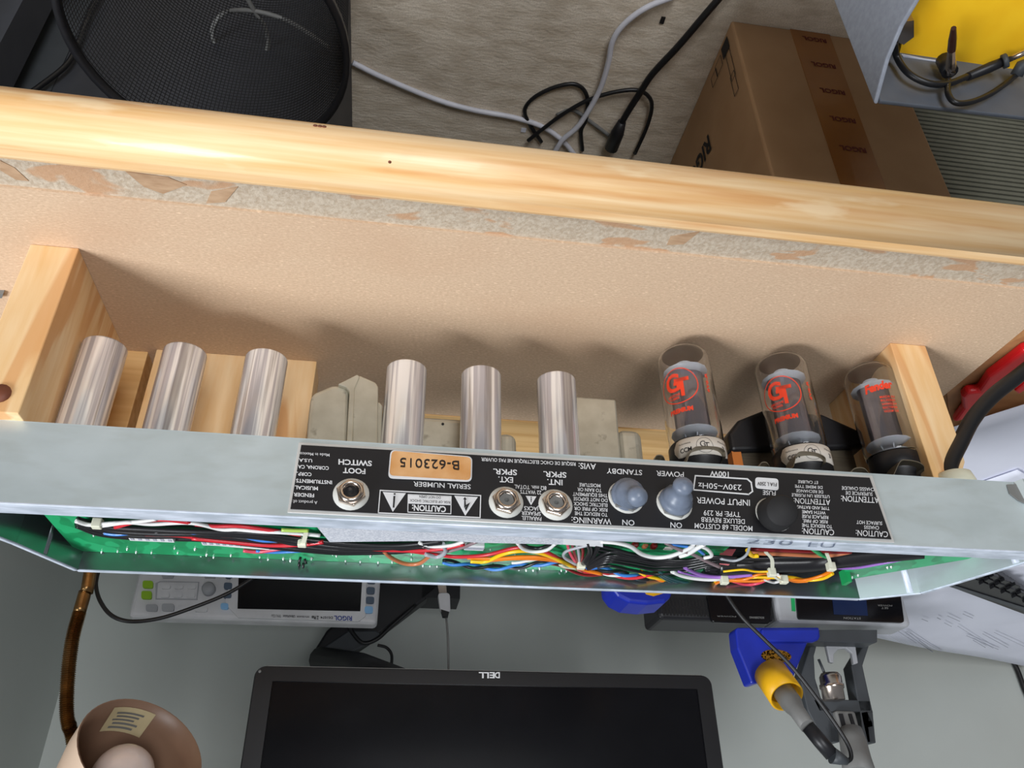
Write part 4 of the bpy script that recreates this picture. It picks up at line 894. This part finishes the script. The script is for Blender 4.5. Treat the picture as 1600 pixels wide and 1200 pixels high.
# ================================================================== RIGHT SIDE: boxes, papers, keyboard, red tool
o = MB().box((-1.02, .030, -.1249), (-.450, .235, -.0160)).build('cardboard_box', M['card'], bevel=.001); 
tag(o, 'low brown cardboard box beside the right end of the workbench', 'box')
o = MB().box((-1.45, .250, -.1249), (-.700, .830, -.0120)).build('cardboard_box', M['card'], bevel=.001)
tag(o, 'brown cardboard box buried under the loose papers', 'box')
mb = MB(); topx(mb, [(1478, 598), (1540, 552), (1612, 520), (1612, 640), (1520, 662), (1486, 668)], -.0090, .0060)
o = mb.build('wooden_board', mat('brown_board', srgb(176, 128, 84), .6, col2=srgb(156, 110, 70), scale=(12, 80, 30))); tag(o, 'brown board lying on the low box at the right of the bench', 'board')
rt = thing('pliers', at(1560, 610, 2, -.008), 'red-handled hand tool half under the mains cord', 'hand tool')
mb = MB(); topx(mb, [(1490, 662), (1506, 640), (1504, 622), (1512, 614), (1530, 612), (1545, 590), (1572, 570), (1600, 548), (1618, 545), (1618, 572), (1590, 606), (1545, 640), (1520, 652)], .0, .0085); mb.build('handle', M['redp'], rt, bevel=.003, bseg=3)
mb = MB(); topx(mb, [(1585, 612), (1618, 585), (1618, 600), (1592, 618)], .0, .0085); mb.build('handle', M['redp'], rt, bevel=.002)
def sheet(pts, z, label, amp_=.0022, seed=1, n=10, zf=None):
    """paper: pixel quad on plane z, subdivided and gently cockled"""
    C = [at(x, y, 2, z) for x, y in pts]; rg = random.Random(seed); ph = [rg.uniform(0, 6) for _ in range(4)]; vs = []
    for j in range(n + 1):
        for i in range(n + 1):
            u, v = i / n, j / n; p = C[0] * (1 - u) * (1 - v) + C[1] * u * (1 - v) + C[2] * u * v + C[3] * (1 - u) * v
            p = p.copy(); p.z += amp_ * (1 + math.sin(p.x * 21 + ph[0]) * .5 + math.sin(p.y * 17 + ph[1]) * .5); vs.append(p)
    m = MB(); m.add(vs, [(j * (n + 1) + i, j * (n + 1) + i + 1, (j + 1) * (n + 1) + i + 1, (j + 1) * (n + 1) + i) for j in range(n) for i in range(n)], True)
    o = m.build('paper_sheet', M['paper'], solid=.0004); tag(o, label, 'paper', 'loose papers at the right'); return o
sheet([(1486, 668), (1640, 618), (1640, 775), (1480, 790)], .0000, 'grey-white sheet nearest the workbench, under the mains cord', seed=3)
sheet([(1500, 752), (1588, 730), (1660, 755), (1640, 900), (1400, 900)], .0040, 'white sheet with a pointed corner beside the chassis end', seed=5) if False else sheet([(1490, 765), (1588, 731), (1680, 780), (1560, 905)], .0040, 'white sheet with a pointed corner beside the chassis end', seed=5)
s1 = sheet([(1380, 900), (1660, 868), (1640, 1045), (1352, 992)], .0050, 'white printed page lying farthest back beside the grey station', seed=8)
sheet([(1540, 880), (1680, 870), (1700, 960), (1600, 935)], .0110, 'curled white sheet above the black keyboard', .004, seed=11)
mb = MB(); rg = random.Random(5)
def pl(x0, y0, x1, y1, wd=1.0, z=.0115):
    a, b = Vector((x0, y0)), Vector((x1, y1)); d = (b - a).normalized(); n = Vector((-d.y, d.x)) * wd / 2
    mb.add([at(*(a - n), 2, z), at(*(b - n), 2, z), at(*(b + n), 2, z), at(*(a + n), 2, z)], [(0, 1, 2, 3)])
for x0, y0, x1, y1, wd in ((1400, 984, 1432, 1005, 1.0), (1414, 987, 1457, 1019, 1.0), (1416, 986, 1471, 1018, 1.0), (1434, 1003, 1458, 1019, .7), (1475, 973, 1487, 979, .9), (1496, 978, 1552, 1013, .7),
                           (1510, 993, 1560, 1015, 1), (1535, 990, 1575, 1012, 1), (1553, 988, 1600, 1010, .7), (1480, 962, 1500, 971, 1), (1504, 959, 1520, 966, 1), (1464, 965, 1470, 968, 1.4), (1440, 967, 1450, 971, 1), (1520, 1000, 1540, 1012, 1)):
    pl(x0, y0, x1, y1, wd)
for k in range(7): pl(1388 + k * 5, 992 + k * .6, 1410 + k * 6, 1005 + k * 1.3, .35)
pt_ = mb.build('printed_lines', M['toner'], s1)
kb = thing('keyboard', at(1540, 915, 2, .012), 'black keyboard corner lying on the papers at the right edge', 'keyboard')
mb = MB(); topx(mb, [(1465, 910), (1500, 893), (1545, 888), (1640, 948), (1640, 975)], .025, .008); mb.build('case', M['blackp'], kb, bevel=.001)
mb = MB(); topx(mb, [(1472, 909), (1640, 962), (1640, 968), (1466, 911)], .0265, .001); mb.build('front_edge', M['dgrey'], kb)
base = [(1508, 900)]
for i in range(7):
    for j in range(3):
        x = 1502 + i * 17 + j * 8; y = 899 + i * 7.0 - j * 5.5 + 1
        if y < 889 + (x - 1545) * .63 * (x > 1545) + 1: continue
        m_ = MB(); topx(m_, [(x - 6, y), (x + 1, y - 3.4), (x + 9, y), (x + 2, y + 3.2)], .0295, .004); m_.build('key', M['blackp'], kb, bevel=.0005)
# black cable on the wall at the right
o = MB().tube(smooth_path([at(x, y, 1, .944) for x, y in ((1578, 1025), (1590, 1048), (1604, 1085), (1640, 1160))], 5), .0045, 8).build('wall_cable', M['cordk']); tag(o, 'black cable running up the wall at the right edge', 'cable')
# small grey thing on the bench by the left block
o = topx(MB(), [(-14, 459), (5, 459), (3, 466), (-14, 467)], .003, .003).build('metal_strip', M['mgrey']); tag(o, 'grey metal end just showing on the bench by the left block', 'metal strip')

# ================================================================== UNDER THE BENCH
# cardboard box with branded tape
FZ = -.70
YB = .222; bx = thing('cardboard_box', (-.54, .36, FZ), 'brown cardboard carton sealed with printed tape, standing under the bench', 'box')
bxl, bxr = -.424, -.662
mb = MB(); mb.box((bxr, YB, FZ), (bxl, .50, -.30)); mb.build('carton', M['card'], bx, bevel=.003)
t0, t1 = at(1236, 40, 1, YB).x, at(1291, 46, 1, YB).x
t0, t1 = -.512, -.572
mb = MB(); mb.box((t1, YB - .0008, FZ + .001), (t0, YB + .0005, -.30)); tp = mb.build('packing_tape', M['tape'], bx)
mb = MB()
def fl(mb, s, xc, zc, wd, hg, bold=.02, Y=YB - .0013):
    v, f = text2d(s, bold); mb.add([(xc - wd / 2 + x * wd, Y, zc - hg / 2 + y * hg) for x, y in v], f)
for x, y in ((1272, 63), (1286, 103), (1300, 144), (1316, 188), (1332, 234)):
    p = at(x, y, 1, YB); fl(mb, "RIGOL", p.x, p.z, .036, .0085, .03)
tag(mb.build('tape_print', mat('tape_print', srgb(110, 34, 34), .6), tp), kind='stuff')
mb = MB()
def flx(mb, s, yc, zc, wd, hg, bold=.02, X=bxl + .0012, rot=0):
    v, f = text2d(s, bold); mb.add([(X, yc - wd / 2 + x * wd if True else 0, zc - hg / 2 + y * hg) for x, y in v], f)
p = at(1108, 225, 0, bxl); flx(mb, "RIGOL", p.y + .045, p.z, .10, .030, .03)
for (x, y, s, wd, hg) in ((1122, 103, "\u25a0", .01, .01),): pass
def sq(x, y, wy, hz, fill=False):
    p = at(x, y, 0, bxl + .0012); a = .0012
    if fill: mb.add([(p.x, p.y - wy / 2, p.z - hz / 2), (p.x, p.y + wy / 2, p.z - hz / 2), (p.x, p.y + wy / 2, p.z + hz / 2), (p.x, p.y - wy / 2, p.z + hz / 2)], [(0, 1, 2, 3)])
    else:
        for (y0, y1, z0, z1) in ((-wy / 2, wy / 2, -hz / 2, -hz / 2 + a), (-wy / 2, wy / 2, hz / 2 - a, hz / 2), (-wy / 2, -wy / 2 + a, -hz / 2, hz / 2), (wy / 2 - a, wy / 2, -hz / 2, hz / 2)):
            mb.add([(p.x, p.y + y0, p.z + z0), (p.x, p.y + y1, p.z + z0), (p.x, p.y + y1, p.z + z1), (p.x, p.y + y0, p.z + z1)], [(0, 1, 2, 3)])
sq(1133, 75, .022, .024, True); sq(1123, 103, .022, .022); sq(1141, 100, .014, .060); sq(1147, 130, .014, .040); sq(1116, 122, .020, .020)
tag(mb.build('carton_print', M['ink'], bx), kind='stuff')
# open-topped grey bin with yellow folder and probes
bn = thing('storage_bin', (-.55, -.05, -.70), 'light grey plastic bin with a swept rim, holding a yellow folder and probes', 'storage bin')
XA = -.392; A = at(1365, 162, 0, XA); 
side = [A, at(1374, 128, 0, XA), at(1384, 92, 0, XA), at(1406, 40, 0, XA), at(1430, 0, 0, XA), at(1465, -50, 0, XA)]
ya = A.y
side = side + [Vector((XA, side[-1].y, -.70)), Vector((XA, ya, -.70))]
mb = MB(); mb.prism(side, (-.004, 0, 0)); mb.build('side_wall', M['greyp'], bn, bevel=.0012)
A2 = at(1380, 162, 1, ya); B2 = at(1640, 222, 1, ya)
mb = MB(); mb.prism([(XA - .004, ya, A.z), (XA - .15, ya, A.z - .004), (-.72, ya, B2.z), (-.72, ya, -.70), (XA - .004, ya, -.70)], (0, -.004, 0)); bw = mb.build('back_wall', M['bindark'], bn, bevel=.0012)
mb = MB(); mb.box((-.72, side[5].y, -.70), (-.716, ya - .004, A.z - .06)); mb.build('side_wall', M['greyp'], bn)
MB().box((-.716, side[5].y, -.70), (XA - .004, ya - .004, -.694)).build('bottom', M['greyp'], bn)
MB().box((-.716, side[5].y - .004, -.70), (XA, side[5].y, A.z - .09)).build('front_wall', M['greyp'], bn)
# folder in the bin (leaning plane)
zf = A.z - .075
o = MB(); topx(o, [(1403, 93), (1416, 40), (1434, -60), (1720, -60), (1720, 150), (1560, 122)], zf, .004)
for v in o.v: pass
o = o.build('folder', M['yellow']); tag(o, 'bright yellow card folder lying in the grey bin', 'folder')
o = topx(MB(), [(1409, 85), (1445, 92), (1488, 98), (1470, 112), (1440, 118), (1422, 106)], zf + .006, .0006).build('paper_sheet', M['paper']); tag(o, 'crumpled white scrap beside the yellow folder in the grey bin', 'paper')
o = MB(); topx(o, [(1411, 34), (1428, 32), (1428, 58), (1412, 70), (1402, 66)], zf + .016, .010); o = o.build('metal_clip', M['nut']); tag(o, 'small brass-coloured bracket at the rim side of the folder', 'metal bracket')
pl1 = thing('test_lead', at(1480, 120, 2, zf), 'thick black probe lead with a silver tip, draped across the bin', 'cable', )
zp = zf + .022
def bp(x, y, z=None, off=.010):
    p = at(x, y, 2, zp if z is None else z); return p if p.y < ya - .004 - off else at(x, y, 1, ya - .004 - off)
MB().tube(smooth_path([bp(x, y) for x, y in ((1398, 66), (1402, 90), (1420, 115), (1450, 130), (1480, 131), (1510, 120), (1530, 112))], 7), .0030, 10).build('lead', M['cordk'], pl1)
MB().tube([bp(1512, 120), bp(1545, 106), bp(1566, 97)], [.0038, .0048, .0042], 12).build('probe_body', M['blackp'], pl1)
MB().tube([bp(1566, 97), bp(1574, 94)], .0065, 12).build('probe_collar', M['dgrey'], pl1)
MB().tube([bp(1574, 94), bp(1600, 82), bp(1612, 78)], [.0026, .0030, .0030], 10).build('probe_tip', M['nut'], pl1)
pl2 = thing('test_lead', at(1490, 150, 2, zf), 'black lead looping low over the inside of the bin', 'cable')
MB().tube(smooth_path([bp(x, y) for x, y in ((1482, 125), (1481, 145), (1492, 160), (1515, 160), (1545, 148), (1572, 130), (1595, 112), (1620, 100))], 7), .0026, 10).build('lead', M['cordk'], pl2)
MB().tube([bp(1588, 118), bp(1596, 103), bp(1612, 98)], .0055, 12).build('plug', M['dgrey'], pl2)
cc = thing('crocodile_clip', at(1487, 90, 2, zf), 'silver crocodile clip with a dark jaw, standing on the yellow folder', 'crocodile clip')
q0, q1, q2 = bp(1485, 114, zf + .02), bp(1487, 78, zf + .036), bp(1490, 44, zf + .045)
MB().tube([q0, q0 + (q1 - q0) * .3], [.0042, .0030], 12).build('clip_base', M['nut'], cc)
MB().tube([q0 + (q1 - q0) * .2, q0 + (q1 - q0) * .5, q1], [.0045, .0042, .0032], 8, smooth=False).build('clip_jaw', M['nut'], cc)
MB().tube([q1, q1 + (q2 - q1) * .5, q2], [.0036, .0034, .0022], 8, smooth=False).build('clip_tip', mat('clip_brown', srgb(60, 34, 26), .3), cc)
MB().tube([q0 + Vector((0, 0, -.001)), q0 + Vector((0, .0, -.02))], .007, 12).build('clip_collar', M['blackp'], cc)

# pale ribbed crate further under
cr = thing('plastic_crate', (-1.0, .45, FZ), 'off-white ribbed crate standing beside the sealed carton', 'crate')
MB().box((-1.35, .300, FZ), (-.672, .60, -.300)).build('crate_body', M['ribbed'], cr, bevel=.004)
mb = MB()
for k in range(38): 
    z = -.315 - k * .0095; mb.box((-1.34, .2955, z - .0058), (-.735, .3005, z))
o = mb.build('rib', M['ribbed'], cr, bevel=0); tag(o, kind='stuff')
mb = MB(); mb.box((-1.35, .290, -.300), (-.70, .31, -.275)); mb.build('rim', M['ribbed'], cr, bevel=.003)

# dark cabinet behind the wire basket
xe = at(543, 20, 1, .262).x
o = MB().box((xe, .262, FZ), (.468, .60, -.155)).build('drawer_cabinet', M['cabinet'], bevel=.002); tag(o, 'dark grey cabinet standing behind the wire basket', 'cabinet')

# wire-mesh wastebasket
wb = thing('waste_basket', (.200, .105, FZ), 'round black wire-mesh wastebasket in the shadow under the bench', 'basket')
zr, rr_, rb = -.352, .1285, .100
mb = MB(); n = 56; mb.lathe([(rr_ - .003, -.004), (rr_ + .003, -.004), (rr_ + .003, .004), (rr_ - .003, .004), (rr_ - .003, -.004)], (.201, .107, zr), seg=n); mb.build('rim', M['blackp'], wb)
nz, na = 78, 190; vs = []; fs = []
for j in range(nz + 1):
    t = j / nz; r = rb + (rr_ - rb) * t; z = FZ + .004 + (zr - FZ - .004) * t
    vs += [(.201 + r * math.cos(2 * math.pi * k / na), .107 + r * math.sin(2 * math.pi * k / na), z) for k in range(na)]
fs = [(j * na + k, j * na + (k + 1) % na, (j + 1) * na + (k + 1) % na, (j + 1) * na + k) for j in range(nz) for k in range(na)]
m_ = MB(); m_.add(vs, fs); o = m_.build('mesh_wall', M['blackm'], wb); md = o.modifiers.new('wire', 'WIREFRAME'); md.thickness = .0011; md.use_even_offset = False; tag(o, kind='stuff')
MB().lathe([(0, 0), (rb, 0), (rb, .004), (0, .004)], (.201, .107, FZ), seg=40).build('bottom', M['blackp'], wb)
# cord coil inside the basket
o = MB().tube(smooth_path([at(x, y, 2, -.56) for x, y in ((385, -5), (398, 18), (415, 45), (418, 75), (400, 93), (370, 97), (342, 78), (332, 48), (348, 22), (380, 16), (420, 22), (460, 38), (515, 75))], 7), .0028, 8).build('cord', M['mgrey']); tag(o, 'grey looped cord lying inside the wire basket', 'cable')
o = MB().tube(smooth_path([at(x, y, 1, .250) for x, y in ((160, -12), (140, 20), (125, 60), (105, 100), (62, 135), (40, 150))], 7), .0030, 8).build('cord', M['cordk']); tag(o, 'black cord hanging in front of the dark cabinet behind the basket', 'cable')
# cords on the carpet
o = MB().tube(smooth_path([at(x, y, 2, FZ + .004) for x, y in ((551, 98), (600, 122), (680, 155), (740, 172), (800, 183), (845, 197), (878, 219), (900, 245))], 7), .0042, 10).build('cord', M['cordw']); tag(o, 'white cord running left across the carpet towards the basket', 'cable')
o = MB().tube(smooth_path([at(x, y, 2, FZ + .013) for x, y in ((1060, -8), (1010, 12), (975, 38), (957, 65), (950, 100), (935, 145), (905, 195), (878, 220), (860, 250))], 7), .0042, 10).build('cord', M['cordw']); tag(o, 'white cord coming from the top of the photo over the black loops', 'cable')
o = MB().tube(smooth_path([at(x, y, 2, FZ + .020) for x, y in ((1130, -10), (1100, 25), (1060, 72), (1020, 115), (1000, 145), (975, 185), (965, 208))], 7), .0050, 10).build('power_cord', M['cordk'])
tag(o, 'thick black power cord leading to a moulded plug on the carpet', 'cable')
a, b = at(972, 190, 2, FZ + .020), at(955, 232, 2, FZ + .018); pg = MB().tube([a, a + (b - a) * .4, b], [.0065, .0105, .0110], 12).build('moulded_plug', M['blackp'])
link(pg, o)
o = MB().tube(smooth_path([at(x, y, 2, FZ + .004) for x, y in ((846, 222), (828, 195), (820, 172), (835, 152), (868, 136), (900, 132), (917, 150), (916, 185), (908, 205), (910, 235))], 7), .0032, 8).build('cord', M['cordk']); tag(o, 'thin black cord making the left-hand loop on the carpet', 'cable')
o = MB().tube(smooth_path([at(x, y, 2, FZ + .010) for x, y in ((825, 220), (850, 200), (880, 178), (920, 156), (965, 143), (1000, 142), (1018, 160), (1012, 195), (992, 240))], 7), .0032, 8).build('cord', M['cordk']); tag(o, 'thin black cord making the right-hand loop on the carpet', 'cable')
o = MB().tube(smooth_path([at(x, y, 2, FZ + .003) for x, y in ((870, 180), (895, 172), (925, 192), (960, 218))], 6), .0030, 8).build('cord', M['mgrey']); tag(o, 'short grey cord half hidden among the black loops', 'cable')
c = at(818, 203, 2, FZ); o = MB().box((c.x - .004, c.y - .004, FZ), (c.x + .004, c.y + .004, FZ + .001)).build('paper_scrap', M['paper']); tag(o, 'tiny white scrap on the carpet by the black loops', 'scrap')
c = at(1035, 31, 2, FZ); o = MB().box((c.x - .003, c.y - .005, FZ), (c.x + .003, c.y + .005, FZ + .002)).build('screw', M['blackp']); tag(o, 'tiny dark fleck on the carpet near the carton', 'fleck')
